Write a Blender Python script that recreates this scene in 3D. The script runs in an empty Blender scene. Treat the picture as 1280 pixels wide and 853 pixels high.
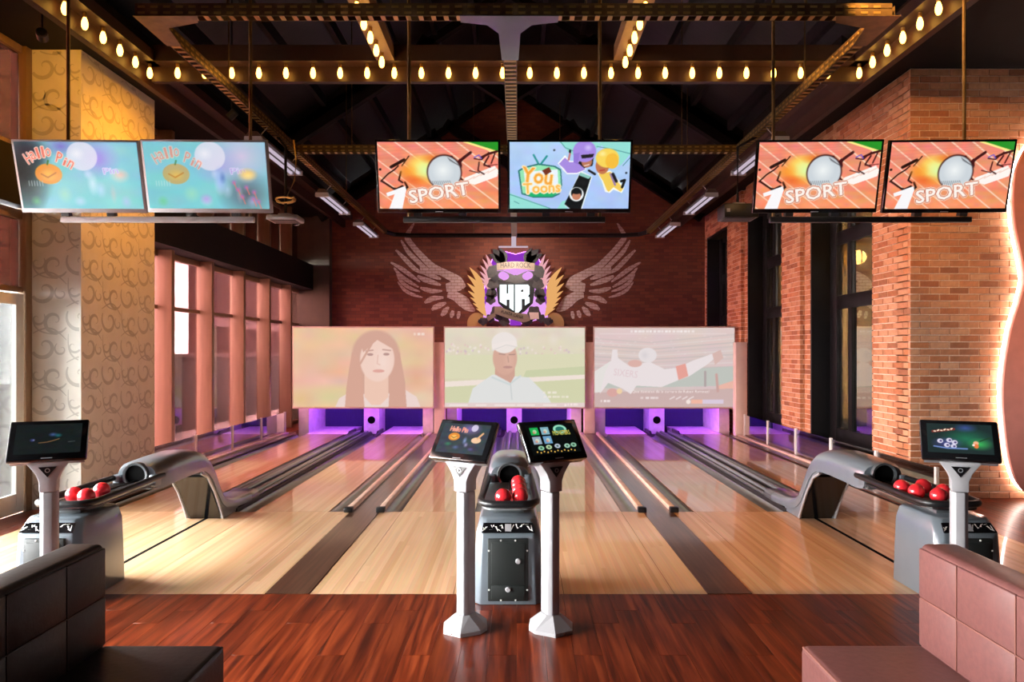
import bpy, bmesh, math, random
import numpy as np
from mathutils import Vector, Matrix

random.seed(7)
rng = np.random.default_rng(7)
sc = bpy.context.scene
COL = sc.collection

# ------------------------------------------------------------------ camera
CH, FPX = 1.75, 900.0            # camera height (m), focal length (px of a 1280 px frame)
VPU, VPV = 646.0, 440.0          # vanishing point of the lanes in the frame
cam_d = bpy.data.cameras.new('camera')
cam = bpy.data.objects.new('camera', cam_d)
COL.objects.link(cam)
cam.location = (0, 0, CH)
cam.rotation_euler = (math.radians(90), 0, 0)
cam_d.sensor_width = 36.0
cam_d.lens = FPX * 36.0 / 1280.0
cam_d.shift_x = -(VPU - 640.0) / 1280.0
cam_d.shift_y = (VPV - 426.5) / 1280.0
cam_d.clip_end = 200
sc.camera = cam

# ------------------------------------------------------------------ exposure and sky
sc.view_settings.view_transform = 'Standard'
sc.view_settings.look = 'None'
sc.view_settings.gamma = 1.0
sc.view_settings.use_curve_mapping = False
sc.view_settings.exposure = 0.0
SKY = 92.0
world = bpy.data.worlds.new('world')
sc.world = world
world.use_nodes = True
_bg = world.node_tree.nodes['Background']
_bg.inputs['Color'].default_value = (0.98, 0.98, 1.0, 1)
_bg.inputs['Strength'].default_value = SKY

def portal(loc, rot, sx, sy):
    d = bpy.data.lights.new('daylight_portal', 'AREA')
    d.shape = 'RECTANGLE'; d.size = sx; d.size_y = sy
    d.cycles.is_portal = True
    o = bpy.data.objects.new('daylight_portal', d); COL.objects.link(o)
    o.location = loc; o.rotation_euler = rot
    o['kind'] = 'helper'
# the two runs of windows in the left wall let the daylight in
portal((-5.62, 4.2, 2.55), (0, math.radians(-90), 0), 5.1, 7.6)
portal((-5.62, 13.9, 2.55), (0, math.radians(-90), 0), 5.1, 8.4)

# ------------------------------------------------------------------ helpers
def P(u, v, Y):
    return ((u - VPU) / FPX * Y, Y, CH - (v - VPV) / FPX * Y)

class MB:
    """collects shapes; build() links them as one mesh object"""
    def __init__(s): s.v = []; s.f = []
    def add(s, vs, fs):
        n = len(s.v); s.v += [tuple(p) for p in vs]; s.f += [tuple(i + n for i in f) for f in fs]; return s
    def box(s, x0, x1, y0, y1, z0, z1):
        return s.add([(x0,y0,z0),(x1,y0,z0),(x1,y1,z0),(x0,y1,z0),(x0,y0,z1),(x1,y0,z1),(x1,y1,z1),(x0,y1,z1)],
                     [(0,3,2,1),(4,5,6,7),(0,1,5,4),(1,2,6,5),(2,3,7,6),(3,0,4,7)])
    def prism(s, pts, plane, a, b):
        n = len(pts)
        def m(p, t):
            return {'xz': (p[0], t, p[1]), 'yz': (t, p[0], p[1]), 'xy': (p[0], p[1], t)}[plane]
        vs = [m(p, a) for p in pts] + [m(p, b) for p in pts]
        fs = [tuple(range(n)), tuple(range(2*n-1, n-1, -1))] + [(i, (i+1) % n, n + (i+1) % n, n + i) for i in range(n)]
        return s.add(vs, fs)
    def loft(s, rings, caps=True, closed=True):
        n = len(rings[0]); vs = [p for r in rings for p in r]; fs = []
        for k in range(len(rings)-1):
            for i in range(n if closed else n-1):
                j = (i+1) % n
                fs.append((k*n+i, k*n+j, (k+1)*n+j, (k+1)*n+i))
        if caps and closed:
            fs.append(tuple(range(n))); fs.append(tuple(range((len(rings)-1)*n, len(rings)*n)))
        return s.add(vs, fs)
    def tube(s, path, r, n=8, closed=False):
        pts = [Vector(p) for p in path]; m = len(pts); rings = []
        up = Vector((0,0,1))
        for i, p in enumerate(pts):
            if closed: d = pts[(i+1) % m] - pts[i-1]
            else: d = pts[min(i+1, m-1)] - pts[max(i-1, 0)]
            d.normalize()
            a = d.cross(up)
            if a.length < 1e-3: a = d.cross(Vector((1,0,0)))
            a.normalize(); b = a.cross(d).normalized()
            rr = r[i] if isinstance(r, (list, tuple)) else r
            rings.append([tuple(p + a*rr*math.cos(2*math.pi*k/n) + b*rr*math.sin(2*math.pi*k/n)) for k in range(n)])
        if closed: rings.append(rings[0]); return s.loft(rings, caps=False)
        return s.loft(rings)
    def lathe(s, prof, c=(0,0,0), n=16, axis='z', caps=True):
        rings = []
        for r, z in prof:
            rr = max(r, 1e-4)
            ring = []
            for k in range(n):
                t = 2*math.pi*k/n; x, y = rr*math.cos(t), rr*math.sin(t)
                ring.append({'z': (c[0]+x, c[1]+y, c[2]+z), 'y': (c[0]+x, c[1]+z, c[2]+y), 'x': (c[0]+z, c[1]+x, c[2]+y)}[axis])
            rings.append(ring)
        return s.loft(rings, caps=caps)
    def sphere(s, c, r, n=20, m=12):
        return s.lathe([(r*math.sin(math.pi*i/m), -r*math.cos(math.pi*i/m)) for i in range(m+1)], c, n)
    def mesh(s, name, smooth=False, bevel=0.0, off=(0,0,0), seg=2):
        me = bpy.data.meshes.new(name)
        me.from_pydata([(x-off[0], y-off[1], z-off[2]) for x, y, z in s.v], [], s.f)
        bm = bmesh.new(); bm.from_mesh(me)
        bmesh.ops.remove_doubles(bm, verts=bm.verts, dist=1e-5)
        bmesh.ops.recalc_face_normals(bm, faces=bm.faces)
        if bevel > 0:
            es = [e for e in bm.edges if len(e.link_faces) == 2 and e.calc_face_angle(0) > 0.6]
            bmesh.ops.bevel(bm, geom=es, offset=bevel, segments=seg, affect='EDGES', profile=0.5, clamp_overlap=True)
        bm.to_mesh(me); bm.free()
        if smooth or bevel > 0:
            me.polygons.foreach_set('use_smooth', [True]*len(me.polygons))
            me.set_sharp_from_angle(angle=math.radians(38))
        return me
    def build(s, name, mat, parent=None, smooth=False, bevel=0.0, world=False, seg=2):
        off = tuple(parent.location) if (world and parent is not None) else (0,0,0)
        me = s.mesh(name, smooth, bevel, off, seg)
        me.materials.append(mat)
        return link(name, me, parent)

def link(name, data, parent=None):
    o = bpy.data.objects.new(name, data); COL.objects.link(o)
    if parent is not None: o.parent = parent
    return o
def tag(o, label=None, cat=None, group=None, kind=None):
    if label: o['label'] = label
    if cat: o['category'] = cat
    if group: o['group'] = group
    if kind: o['kind'] = kind
    return o
def thing(name, label, cat, loc=(0,0,0), rz=0.0, group=None):
    o = link(name, None); o.location = loc; o.rotation_euler = (0, 0, rz); o.empty_display_size = .1
    return tag(o, label, cat, group)
def struct(o, label):
    return tag(o, label, kind='structure')
def copy_tree(o, parent=None):
    c = o.copy(); COL.objects.link(c); c.parent = parent
    for ch in list(o.children): copy_tree(ch, c)
    return c
def group_root(name, label, loc=(0,0,0)):
    o = link(name, None); o.location = loc; o.empty_display_size = .1
    return struct(o, label)

# ------------------------------------------------------------------ materials
def new_mat(name):
    m = bpy.data.materials.new(name); m.use_nodes = True
    nt = m.node_tree
    return m, nt, nt.nodes['Principled BSDF']
def N(nt, t, **kw):
    n = nt.nodes.new(t)
    for k, v in kw.items(): setattr(n, k, v)
    return n
def c4(c): return (c[0], c[1], c[2], 1.0)
def lin(r, g, b):
    f = lambda x: (x/255/12.92) if x/255 <= .04045 else ((x/255+.055)/1.055)**2.4
    return (f(r), f(g), f(b))
def pm(name, col, rough=.5, metal=0.0, var=.12, nscale=6.0, stretch=(1,1,1), bump=0.0, coat=0.0, coat_r=.08,
       rand=0.0, emit=None, es=1.0, spec=.5, detail=4.0):
    """principled material: colour with noise variation, optional per-object variation and fine relief"""
    m, nt, b = new_mat(name)
    tc = N(nt, 'ShaderNodeTexCoord'); mp = N(nt, 'ShaderNodeMapping'); mp.inputs['Scale'].default_value = stretch
    nz = N(nt, 'ShaderNodeTexNoise'); nz.inputs['Scale'].default_value = nscale; nz.inputs['Detail'].default_value = detail
    nt.links.new(tc.outputs['Object'], mp.inputs['Vector']); nt.links.new(mp.outputs['Vector'], nz.inputs['Vector'])
    rp = N(nt, 'ShaderNodeValToRGB')
    rp.color_ramp.elements[0].position = .3; rp.color_ramp.elements[1].position = .7
    rp.color_ramp.elements[0].color = c4([max(0, x*(1-var)) for x in col]); rp.color_ramp.elements[1].color = c4([min(1, x*(1+var)) for x in col])
    nt.links.new(nz.outputs['Fac'], rp.inputs['Fac'])
    out = rp.outputs['Color']
    if rand > 0:
        oi = N(nt, 'ShaderNodeObjectInfo'); hs = N(nt, 'ShaderNodeHueSaturation'); mr = N(nt, 'ShaderNodeMapRange')
        mr.inputs['To Min'].default_value = 1-rand; mr.inputs['To Max'].default_value = 1+rand
        nt.links.new(oi.outputs['Random'], mr.inputs['Value']); nt.links.new(mr.outputs['Result'], hs.inputs['Value'])
        nt.links.new(out, hs.inputs['Color']); out = hs.outputs['Color']
    nt.links.new(out, b.inputs['Base Color'])
    b.inputs['Roughness'].default_value = rough; b.inputs['Metallic'].default_value = metal
    b.inputs['Specular IOR Level'].default_value = spec
    b.inputs['Coat Weight'].default_value = coat; b.inputs['Coat Roughness'].default_value = coat_r
    if bump > 0:
        bp = N(nt, 'ShaderNodeBump'); bp.inputs['Strength'].default_value = bump; bp.inputs['Distance'].default_value = .01
        nt.links.new(nz.outputs['Fac'], bp.inputs['Height']); nt.links.new(bp.outputs['Normal'], b.inputs['Normal'])
    if emit:
        b.inputs['Emission Color'].default_value = c4(emit); b.inputs['Emission Strength'].default_value = es
    return m
def glass_mat(name, tint, refl=.12, rough=.02):
    """thin pane: tinted transparency plus a clear reflection"""
    m, nt, b = new_mat(name); nt.nodes.remove(b)
    out = nt.nodes['Material Output']
    tr = N(nt, 'ShaderNodeBsdfTransparent'); gl = N(nt, 'ShaderNodeBsdfGlossy'); mx = N(nt, 'ShaderNodeMixShader')
    lw = N(nt, 'ShaderNodeFresnel'); lw.inputs['IOR'].default_value = 1.45
    nz = N(nt, 'ShaderNodeTexNoise'); nz.inputs['Scale'].default_value = .8
    rp = N(nt, 'ShaderNodeValToRGB')
    rp.color_ramp.elements[0].color = c4([x*.94 for x in tint]); rp.color_ramp.elements[1].color = c4(tint)
    nt.links.new(nz.outputs['Fac'], rp.inputs['Fac']); nt.links.new(rp.outputs['Color'], tr.inputs['Color'])
    gl.inputs['Roughness'].default_value = rough
    ma = N(nt, 'ShaderNodeMath', operation='MULTIPLY'); ma.inputs[1].default_value = refl/.04
    mc = N(nt, 'ShaderNodeMath', operation='MINIMUM'); mc.inputs[1].default_value = .9
    nt.links.new(lw.outputs['Fac'], ma.inputs[0]); nt.links.new(ma.outputs[0], mc.inputs[0]); nt.links.new(mc.outputs[0], mx.inputs['Fac'])
    nt.links.new(tr.outputs[0], mx.inputs[1]); nt.links.new(gl.outputs[0], mx.inputs[2]); nt.links.new(mx.outputs[0], out.inputs['Surface'])
    return m
def lamp_mat(name, col, strength):
    m, nt, b = new_mat(name); nt.nodes.remove(b)
    e = N(nt, 'ShaderNodeEmission'); e.inputs['Color'].default_value = c4(col); e.inputs['Strength'].default_value = strength
    nt.links.new(e.outputs[0], nt.nodes['Material Output'].inputs['Surface'])
    return m
def wood_mat(name, c_dark, c_mid, c_light, sx, sy, rough, coat, rand=.15, coat_r=.06, streak=.6):
    """boards whose grain runs along Y"""
    m, nt, b = new_mat(name)
    tc = N(nt, 'ShaderNodeTexCoord'); oi = N(nt, 'ShaderNodeObjectInfo')
    ad = N(nt, 'ShaderNodeVectorMath', operation='ADD'); sc_ = N(nt, 'ShaderNodeVectorMath', operation='SCALE')
    cb = N(nt, 'ShaderNodeCombineXYZ')
    for k in 'XYZ': nt.links.new(oi.outputs['Random'], cb.inputs[k])
    nt.links.new(cb.outputs[0], sc_.inputs[0]); sc_.inputs['Scale'].default_value = 37.0
    nt.links.new(tc.outputs['Object'], ad.inputs[0]); nt.links.new(sc_.outputs[0], ad.inputs[1])
    mp = N(nt, 'ShaderNodeMapping'); mp.inputs['Scale'].default_value = (sx, sy, 1); nt.links.new(ad.outputs[0], mp.inputs['Vector'])
    n1 = N(nt, 'ShaderNodeTexNoise'); n1.inputs['Scale'].default_value = 1.0; n1.inputs['Detail'].default_value = 6; n1.inputs['Distortion'].default_value = streak
    nt.links.new(mp.outputs[0], n1.inputs['Vector'])
    rp = N(nt, 'ShaderNodeValToRGB'); cr = rp.color_ramp
    cr.elements[0].position = .28; cr.elements[0].color = c4(c_dark); cr.elements[1].position = .72; cr.elements[1].color = c4(c_light)
    e = cr.elements.new(.5); e.color = c4(c_mid)
    nt.links.new(n1.outputs['Fac'], rp.inputs['Fac'])
    hs = N(nt, 'ShaderNodeHueSaturation'); mr = N(nt, 'ShaderNodeMapRange')
    mr.inputs['To Min'].default_value = 1-rand; mr.inputs['To Max'].default_value = 1+rand
    nt.links.new(oi.outputs['Random'], mr.inputs['Value']); nt.links.new(mr.outputs['Result'], hs.inputs['Value'])
    nt.links.new(rp.outputs['Color'], hs.inputs['Color']); nt.links.new(hs.outputs['Color'], b.inputs['Base Color'])
    b.inputs['Roughness'].default_value = rough; b.inputs['Coat Weight'].default_value = coat; b.inputs['Coat Roughness'].default_value = coat_r
    b.inputs['Specular IOR Level'].default_value = .22
    return m
def lane_mat(name, c0, c1, c2, board=.033, coat=.45):
    """laminated narrow boards across X, each with its own tone"""
    m, nt, b = new_mat(name)
    tc = N(nt, 'ShaderNodeTexCoord'); sp = N(nt, 'ShaderNodeSeparateXYZ'); nt.links.new(tc.outputs['Object'], sp.inputs[0])
    dv = N(nt, 'ShaderNodeMath', operation='DIVIDE'); dv.inputs[1].default_value = board; nt.links.new(sp.outputs['X'], dv.inputs[0])
    fl = N(nt, 'ShaderNodeMath', operation='FLOOR'); nt.links.new(dv.outputs[0], fl.inputs[0])
    dy = N(nt, 'ShaderNodeMath', operation='MULTIPLY'); dy.inputs[1].default_value = .28; nt.links.new(sp.outputs['Y'], dy.inputs[0])
    of = N(nt, 'ShaderNodeTexWhiteNoise', noise_dimensions='1D'); nt.links.new(fl.outputs[0], of.inputs['W'])
    ay = N(nt, 'ShaderNodeMath', operation='ADD'); nt.links.new(dy.outputs[0], ay.inputs[0]); nt.links.new(of.outputs['Value'], ay.inputs[1])
    fy = N(nt, 'ShaderNodeMath', operation='FLOOR'); nt.links.new(ay.outputs[0], fy.inputs[0])
    cb = N(nt, 'ShaderNodeCombineXYZ'); nt.links.new(fl.outputs[0], cb.inputs[0]); nt.links.new(fy.outputs[0], cb.inputs[1])
    wn = N(nt, 'ShaderNodeTexWhiteNoise', noise_dimensions='2D'); nt.links.new(cb.outputs[0], wn.inputs['Vector'])
    rp = N(nt, 'ShaderNodeValToRGB'); cr = rp.color_ramp
    cr.elements[0].color = c4(c0); cr.elements[1].color = c4(c2); e = cr.elements.new(.5); e.color = c4(c1)
    nt.links.new(wn.outputs['Value'], rp.inputs['Fac'])
    mp = N(nt, 'ShaderNodeMapping'); mp.inputs['Scale'].default_value = (60, 1.5, 1); nt.links.new(tc.outputs['Object'], mp.inputs['Vector'])
    nz = N(nt, 'ShaderNodeTexNoise'); nz.inputs['Scale'].default_value = 1; nz.inputs['Detail'].default_value = 4; nt.links.new(mp.outputs[0], nz.inputs['Vector'])
    mx = N(nt, 'ShaderNodeMix', data_type='RGBA', blend_type='MULTIPLY'); mx.inputs['Factor'].default_value = .35
    nt.links.new(rp.outputs['Color'], mx.inputs['A']); nt.links.new(nz.outputs['Color'], mx.inputs['B'])
    gm = N(nt, 'ShaderNodeBrightContrast'); gm.inputs['Bright'].default_value = .02
    nt.links.new(mx.outputs['Result'], gm.inputs['Color']); nt.links.new(gm.outputs[0], b.inputs['Base Color'])
    b.inputs['Roughness'].default_value = .35; b.inputs['Coat Weight'].default_value = coat; b.inputs['Coat Roughness'].default_value = .035
    b.inputs['Coat IOR'].default_value = 1.5; b.inputs['Specular IOR Level'].default_value = .2
    return m
def brick_mat(name, c1, c2, mortar, axis='xz', bw=.237, bh=.0815, rough=.85, bump=.4):
    m, nt, b = new_mat(name)
    tc = N(nt, 'ShaderNodeTexCoord'); sp = N(nt, 'ShaderNodeSeparateXYZ'); cb = N(nt, 'ShaderNodeCombineXYZ')
    nt.links.new(tc.outputs['Object'], sp.inputs[0])
    nt.links.new(sp.outputs['X' if axis == 'xz' else 'Y'], cb.inputs[0]); nt.links.new(sp.outputs['Z'], cb.inputs[1])
    bt = N(nt, 'ShaderNodeTexBrick'); bt.inputs['Scale'].default_value = 1.0
    bt.inputs['Brick Width'].default_value = bw; bt.inputs['Row Height'].default_value = bh; bt.inputs['Mortar Size'].default_value = .005
    bt.inputs['Color1'].default_value = c4(c1); bt.inputs['Color2'].default_value = c4(c2); bt.inputs['Mortar'].default_value = c4(mortar)
    nt.links.new(cb.outputs[0], bt.inputs['Vector'])
    nz = N(nt, 'ShaderNodeTexNoise'); nz.inputs['Scale'].default_value = 3.5; nt.links.new(tc.outputs['Object'], nz.inputs['Vector'])
    mx = N(nt, 'ShaderNodeMix', data_type='RGBA', blend_type='MULTIPLY'); mx.inputs['Factor'].default_value = .5
    nt.links.new(bt.outputs['Color'], mx.inputs['A']); nt.links.new(nz.outputs['Color'], mx.inputs['B'])
    nt.links.new(bt.outputs['Color'], b.inputs['Base Color'])
    b.inputs['Roughness'].default_value = rough
    bp = N(nt, 'ShaderNodeBump'); bp.inputs['Strength'].default_value = bump; bp.inputs['Distance'].default_value = .01; bp.invert = True
    nt.links.new(bt.outputs['Fac'], bp.inputs['Height']); nt.links.new(bp.outputs['Normal'], b.inputs['Normal'])
    return m

M = {}
M['dark_wood'] = wood_mat('dark_wood', (.035,.0055,.002), (.135,.019,.005), (.26,.048,.013), 26, 1.3, .30, .10, .22, .14)
M['strip_wood'] = wood_mat('strip_wood', (.045,.02,.012), (.085,.038,.022), (.13,.06,.035), 30, 1.0, .3, .5, .08, .1)
M['lane_wood'] = lane_mat('lane_wood', (.64,.34,.15), (.72,.42,.21), (.80,.50,.28), coat=.9)
M['approach_wood'] = lane_mat('approach_wood', (.68,.37,.17), (.77,.46,.24), (.86,.55,.31), .04)
M['pin_deck'] = pm('pin_deck', (.80,.72,.74), .5, spec=.2)
M['slab'] = pm('slab', (.03,.025,.022), .8)
M['gutter'] = pm('gutter', (.20,.22,.22), .3, .3, coat=.3)
M['gutter_dark'] = pm('gutter_dark', (.02,.02,.022), .4)
M['capping'] = pm('capping', (.88,.62,.48), .28, coat=.5)
M['black'] = pm('black', (.008,.008,.009), .38)
M['black_gloss'] = pm('black_gloss', (.006,.006,.007), .12, coat=.4)
M['black_matte'] = pm('black_matte', (.003,.003,.003), .95, spec=.05)
M['grey_shell'] = pm('grey_shell', (.17,.205,.235), .28, .25, coat=.6, var=.04)
M['grey_dark'] = pm('grey_dark', (.09,.10,.105), .3, .2, coat=.4, var=.05)
M['silver'] = pm('silver', (.38,.375,.39), .45, .15, var=.03)
M['silver_dark'] = pm('silver_dark', (.36,.36,.38), .4, .6, var=.03)
M['chrome'] = pm('chrome', (.8,.8,.8), .12, 1.0, var=.02)
M['red_ball'] = pm('red_ball', (.72,.025,.035), .22, coat=.6, var=.1, nscale=14)
M['door_black'] = pm('door_black', (.010,.014,.013), .5)
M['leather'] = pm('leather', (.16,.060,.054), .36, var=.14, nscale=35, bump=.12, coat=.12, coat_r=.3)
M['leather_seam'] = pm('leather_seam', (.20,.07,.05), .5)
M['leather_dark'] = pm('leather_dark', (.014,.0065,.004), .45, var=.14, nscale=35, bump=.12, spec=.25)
M['steel_black'] = pm('steel_black', (.005,.005,.0055), .5, spec=.25)
M['bronze'] = pm('bronze', (.20,.13,.06), .33, .85, var=.3, nscale=9)
M['roof'] = pm('roof', (.010,.009,.011), .40, spec=.3, var=.3, nscale=3, stretch=(.4,7,1), bump=.1)
M['beam'] = pm('beam', (.035,.012,.007), .5, var=.2)
M['beam_dark'] = pm('beam_dark', (.022,.014,.011), .55)
M['soffit'] = pm('soffit', (.007,.0055,.005), .7, spec=.15)
M['wallpaper'] = pm('wallpaper', (.66,.65,.60), .55, var=.05)
M['scroll'] = pm('scroll', (.46,.455,.42), .5, var=.05)
M['salmon_wood'] = pm('salmon_wood', (.20,.12,.066), .5, var=.08, nscale=3, stretch=(8,8,.6))
M['white_paint'] = pm('white_paint', (.75,.75,.72), .4, var=.03)
M['glass'] = glass_mat('glass', (.97,.98,.97))
M['glass_rail'] = glass_mat('glass_rail', (.90,.90,.92), .16)
M['glass_rose'] = glass_mat('glass_rose', (.55,.37,.37), .05)
M['glass_film'] = glass_mat('glass_film', (.12,.058,.046), .08)
M['glass_tint'] = glass_mat('glass_tint', (.45,.36,.33), .08)
M['glass_dark'] = glass_mat('glass_dark', (.55,.52,.50), .14)
M['mortar'] = pm('mortar', (.78,.60,.47), .95, var=.15, nscale=40, bump=.3)
def brick_piece_mat():
    m, nt, b = new_mat('brick_clay')
    oi = N(nt, 'ShaderNodeObjectInfo'); gi = N(nt, 'ShaderNodeNewGeometry'); ad = N(nt, 'ShaderNodeMath', operation='ADD'); fr = N(nt, 'ShaderNodeMath', operation='FRACT')
    nt.links.new(oi.outputs['Random'], ad.inputs[0]); nt.links.new(gi.outputs['Random Per Island'], ad.inputs[1]); nt.links.new(ad.outputs[0], fr.inputs[0])
    rp = N(nt, 'ShaderNodeValToRGB'); cr = rp.color_ramp
    cols = [(0,(.28,.10,.045)),(.12,(.42,.16,.07)),(.3,(.50,.21,.10)),(.5,(.56,.26,.13)),(.72,(.60,.31,.17)),(.9,(.50,.18,.07)),(1,(.34,.11,.045))]
    cr.elements[0].position, cr.elements[0].color = 0, c4(cols[0][1]); cr.elements[1].position, cr.elements[1].color = 1, c4(cols[-1][1])
    for p, c in cols[1:-1]: cr.elements.new(p).color = c4(c)
    nt.links.new(fr.outputs[0], rp.inputs['Fac'])
    tc = N(nt, 'ShaderNodeTexCoord'); nz = N(nt, 'ShaderNodeTexNoise'); nz.inputs['Scale'].default_value = 22; nz.inputs['Detail'].default_value = 6
    nt.links.new(tc.outputs['Object'], nz.inputs['Vector'])
    mx = N(nt, 'ShaderNodeMix', data_type='RGBA', blend_type='OVERLAY'); mx.inputs['Factor'].default_value = .35
    nt.links.new(rp.outputs['Color'], mx.inputs['A']); nt.links.new(nz.outputs['Fac'], mx.inputs['B'])
    nt.links.new(mx.outputs['Result'], b.inputs['Base Color']); b.inputs['Roughness'].default_value = .85
    bp = N(nt, 'ShaderNodeBump'); bp.inputs['Strength'].default_value = .3; bp.inputs['Distance'].default_value = .006
    nt.links.new(nz.outputs['Fac'], bp.inputs['Height']); nt.links.new(bp.outputs['Normal'], b.inputs['Normal'])
    return m
M['brick'] = brick_piece_mat()
M['back_brick'] = brick_mat('back_brick', (.20,.058,.026), (.12,.034,.016), (.10,.04,.024), 'xz')
M['white_brick'] = brick_mat('white_brick', (.52,.40,.34), (.60,.47,.40), (.22,.09,.05), 'xz', bw=.16, bh=.075, bump=.5)
M['olive'] = pm('olive', (.06,.045,.024), .7)
M['ochre_wall'] = pm('ochre_wall', (.60,.36,.10), .7)
M['bulb_glow'] = lamp_mat('bulb_glow', (1.0,.48,.075), 11.0)
M['bulb_glass'] = glass_mat('bulb_glass', (1.0,.93,.75), .08)
M['brass'] = pm('brass', (.55,.36,.12), .3, .9, var=.05)
M['tube_white'] = lamp_mat('tube_white', (.80,.66,.80), .7)
M['led_purple'] = lamp_mat('led_purple', (.40,.08,1.0), 150.0)
M['pit_white'] = pm('pit_white', (.78,.74,.78), .75, spec=.1)
M['curtain'] = pm('curtain', (.03,.03,.10), .8, stretch=(20,1,1))
M['screen_trim'] = pm('screen_trim', (.88,.74,.66), .6, var=.04)
M['screen_grey'] = pm('screen_grey', (.62,.46,.40), .7, var=.04)

# ================================================================== the setting
X0, PITCH = -0.06, 3.2                       # lane group centre, width of a pair of lanes
PAIRS = [X0 - PITCH, X0, X0 + PITCH]
YA, YF, YP, YB = 5.2, 7.875, 15.3, 16.9      # approach edge, foul line, pin deck, pit curtain
YW = 18.0                                    # far brick wall
XL, XR = -4.9, 4.62                          # side edges of the lanes

# ---- floor: slab with dark boards in front and at the sides
floor = struct(MB().box(-5.6, 8.2, -4.6, 18.2, -.3, -.09).build('floor', M['slab']), 'dark reddish-brown plank floor in front of the lanes')
PW, PL = .165, 1.22
plank_me = {}
def plank(x0, x1, y0, y1):
    w, l = round(x1-x0, 3), round(y1-y0, 3)
    if (w, l) not in plank_me:
        me = MB().box(.0004, w-.0004, .0004, l-.0004, 0, .09).mesh('plank', bevel=.001, seg=1)
        me.materials.append(M['dark_wood']); plank_me[(w, l)] = me
    o = link('plank', plank_me[(w, l)], floor); o.location = (x0, y0, -.09); return o
def plank_field(xa, xb, ya, yb):
    n = max(1, round((xb-xa)/PW)); w = (xb-xa)/n
    for i in range(n):
        y = ya - [0, .81, .4][i % 3]*PL
        while y < yb - .02:
            s, e = max(y, ya), min(y+PL, yb)
            if e - s > .05: plank(xa+i*w, xa+(i+1)*w, s, e)
            y += PL
plank_field(-4.95, 4.95, 2.2, YA)
plank_field(XR, 6.4, YA, 8.6)
plank_field(-5.4, XL, YA, 7.98)
rest = MB()
for (xa, xb, ya, yb) in [(-5.4, 8.0, -4.5, 2.2), (-5.4, -4.95, 2.2, YA), (4.95, 8.0, 2.2, YA), (6.4, 8.0, YA, 8.6), (-5.45, XL, 7.98, 18.0), (XR, 5.2, 8.6, 18.0)]:
    n = max(1, round((xb-xa)/PW)); w = (xb-xa)/n
    for i in range(n):
        y = ya - [0, .81, .4][i % 3]*PL
        while y < yb - .02:
            s, e = max(y, ya), min(y+PL, yb)
            if e - s > .05: rest.box(xa+i*w+.0008, xa+(i+1)*w-.0008, s+.0008, e-.0008, -.09, 0)
            y += PL
r = rest.build('plank_field', M['dark_wood'], floor); r['kind'] = 'stuff'

# ---- bricks
brick_me = {}
def brick_obj(kind, parent, loc, size):
    key = tuple(round(s, 3) for s in size)
    if key not in brick_me:
        me = MB().box(-size[0]/2, size[0]/2, -size[1]/2, size[1]/2, -size[2]/2, size[2]/2).mesh('brick', bevel=.004, seg=1)
        me.materials.append(M['brick']); brick_me[key] = me
    o = link('brick', brick_me[key], parent); o.location = loc; return o
BW, BH, BJ = .237, .0815, .011
def courses(a0, a1, z0, z1, ph=0):
    out = []; k = 0; z = z0
    while z < z1 - .02:
        h = min(BH - BJ, z1 - z)
        x = a0 - (BW*.5 if (k+ph) % 2 else 0)
        while x < a1 - .02:
            s, e = max(x, a0), min(x+BW-BJ, a1)
            if e - s > .03: out.append((s, e, z, z+h))
            x += BW
        z += BH; k += 1
    return out
# front-facing brick wall beside the lanes, on the right
ZR = 5.14
wall_r = struct(MB().box(4.712, 8.0, 8.612, 8.95, 0, ZR).build('wall_right', M['mortar']), 'orange brick wall facing the seats, right of the lanes')
cs = courses(4.70, 7.6, 0, ZR)
cand = []
for c in cs:
    xm, zm = (c[0]+c[1])/2, (c[2]+c[3])/2
    u, v = VPU + xm/8.6*FPX, VPV - (zm-CH)/8.6*FPX
    hid = (1108 < u < 1262 and 180 < v < 262)
    seen = u < 1284 and not hid
    cand.append((0 if seen else 1, abs(v-400), c))
cand.sort(key=lambda t: (t[0], t[1]))
mb = MB()
for i, (sn, _, c) in enumerate(cand):
    dy = random.uniform(-.003, .003)
    if i < 300 and sn == 0:
        brick_obj('f', wall_r, ((c[0]+c[1])/2, 8.625+dy, (c[2]+c[3])/2), (c[1]-c[0], .05, c[3]-c[2]))
    else:
        mb.box(c[0], c[1], 8.60+dy, 8.64, c[2], c[3])
o = mb.build('brick_rows', M['brick'], wall_r); o['kind'] = 'stuff'
# side-facing brick piers between the dark windows
def pier(y0, y1, z0, z1, x=4.70, single=False, name='wall_right_pier', label=None, parent=None):
    root = parent
    if root is None:
        root = struct(MB().box(x+.012, 5.25, y0+.012, y1-.012, z0, z1).build(name, M['mortar']), label)
    else:
        MB().box(x+.012, 5.25, y0+.012, y1-.012, z0, z1).build('mortar_bed', M['mortar'], root)
    m2 = MB()
    for c in courses(y0, y1, z0, z1):
        dx = random.uniform(-.003, .003)
        if single: brick_obj('s', root, (x+.025+dx, (c[0]+c[1])/2, (c[2]+c[3])/2), (.05, c[1]-c[0], c[3]-c[2]))
        else: m2.box(x+dx, x+.05, c[0], c[1], c[2], c[3])
    # bricks of the end that faces the seats
    k = 0; z = z0
    while z < z1-.02 and y0 > 9:
        h = min(BH-BJ, z1-z); j = .018 if k % 2 else 0
        m2.box(x+.051, x+.20, y0-j, y0+.05, z, z+h); m2.box(x+.211, 5.2, y0, y0+.05, z, z+h)
        m2.box(x+.051, x+.20, y1-.05, y1+j, z, z+h); z += BH; k += 1
    if m2.v: q = m2.build('brick_rows', M['brick'], root); q['kind'] = 'stuff'
    return root
pier(8.65, 9.53, 0, ZR, single=True, label='pale lit brick flank at the corner of the right wall')
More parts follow.
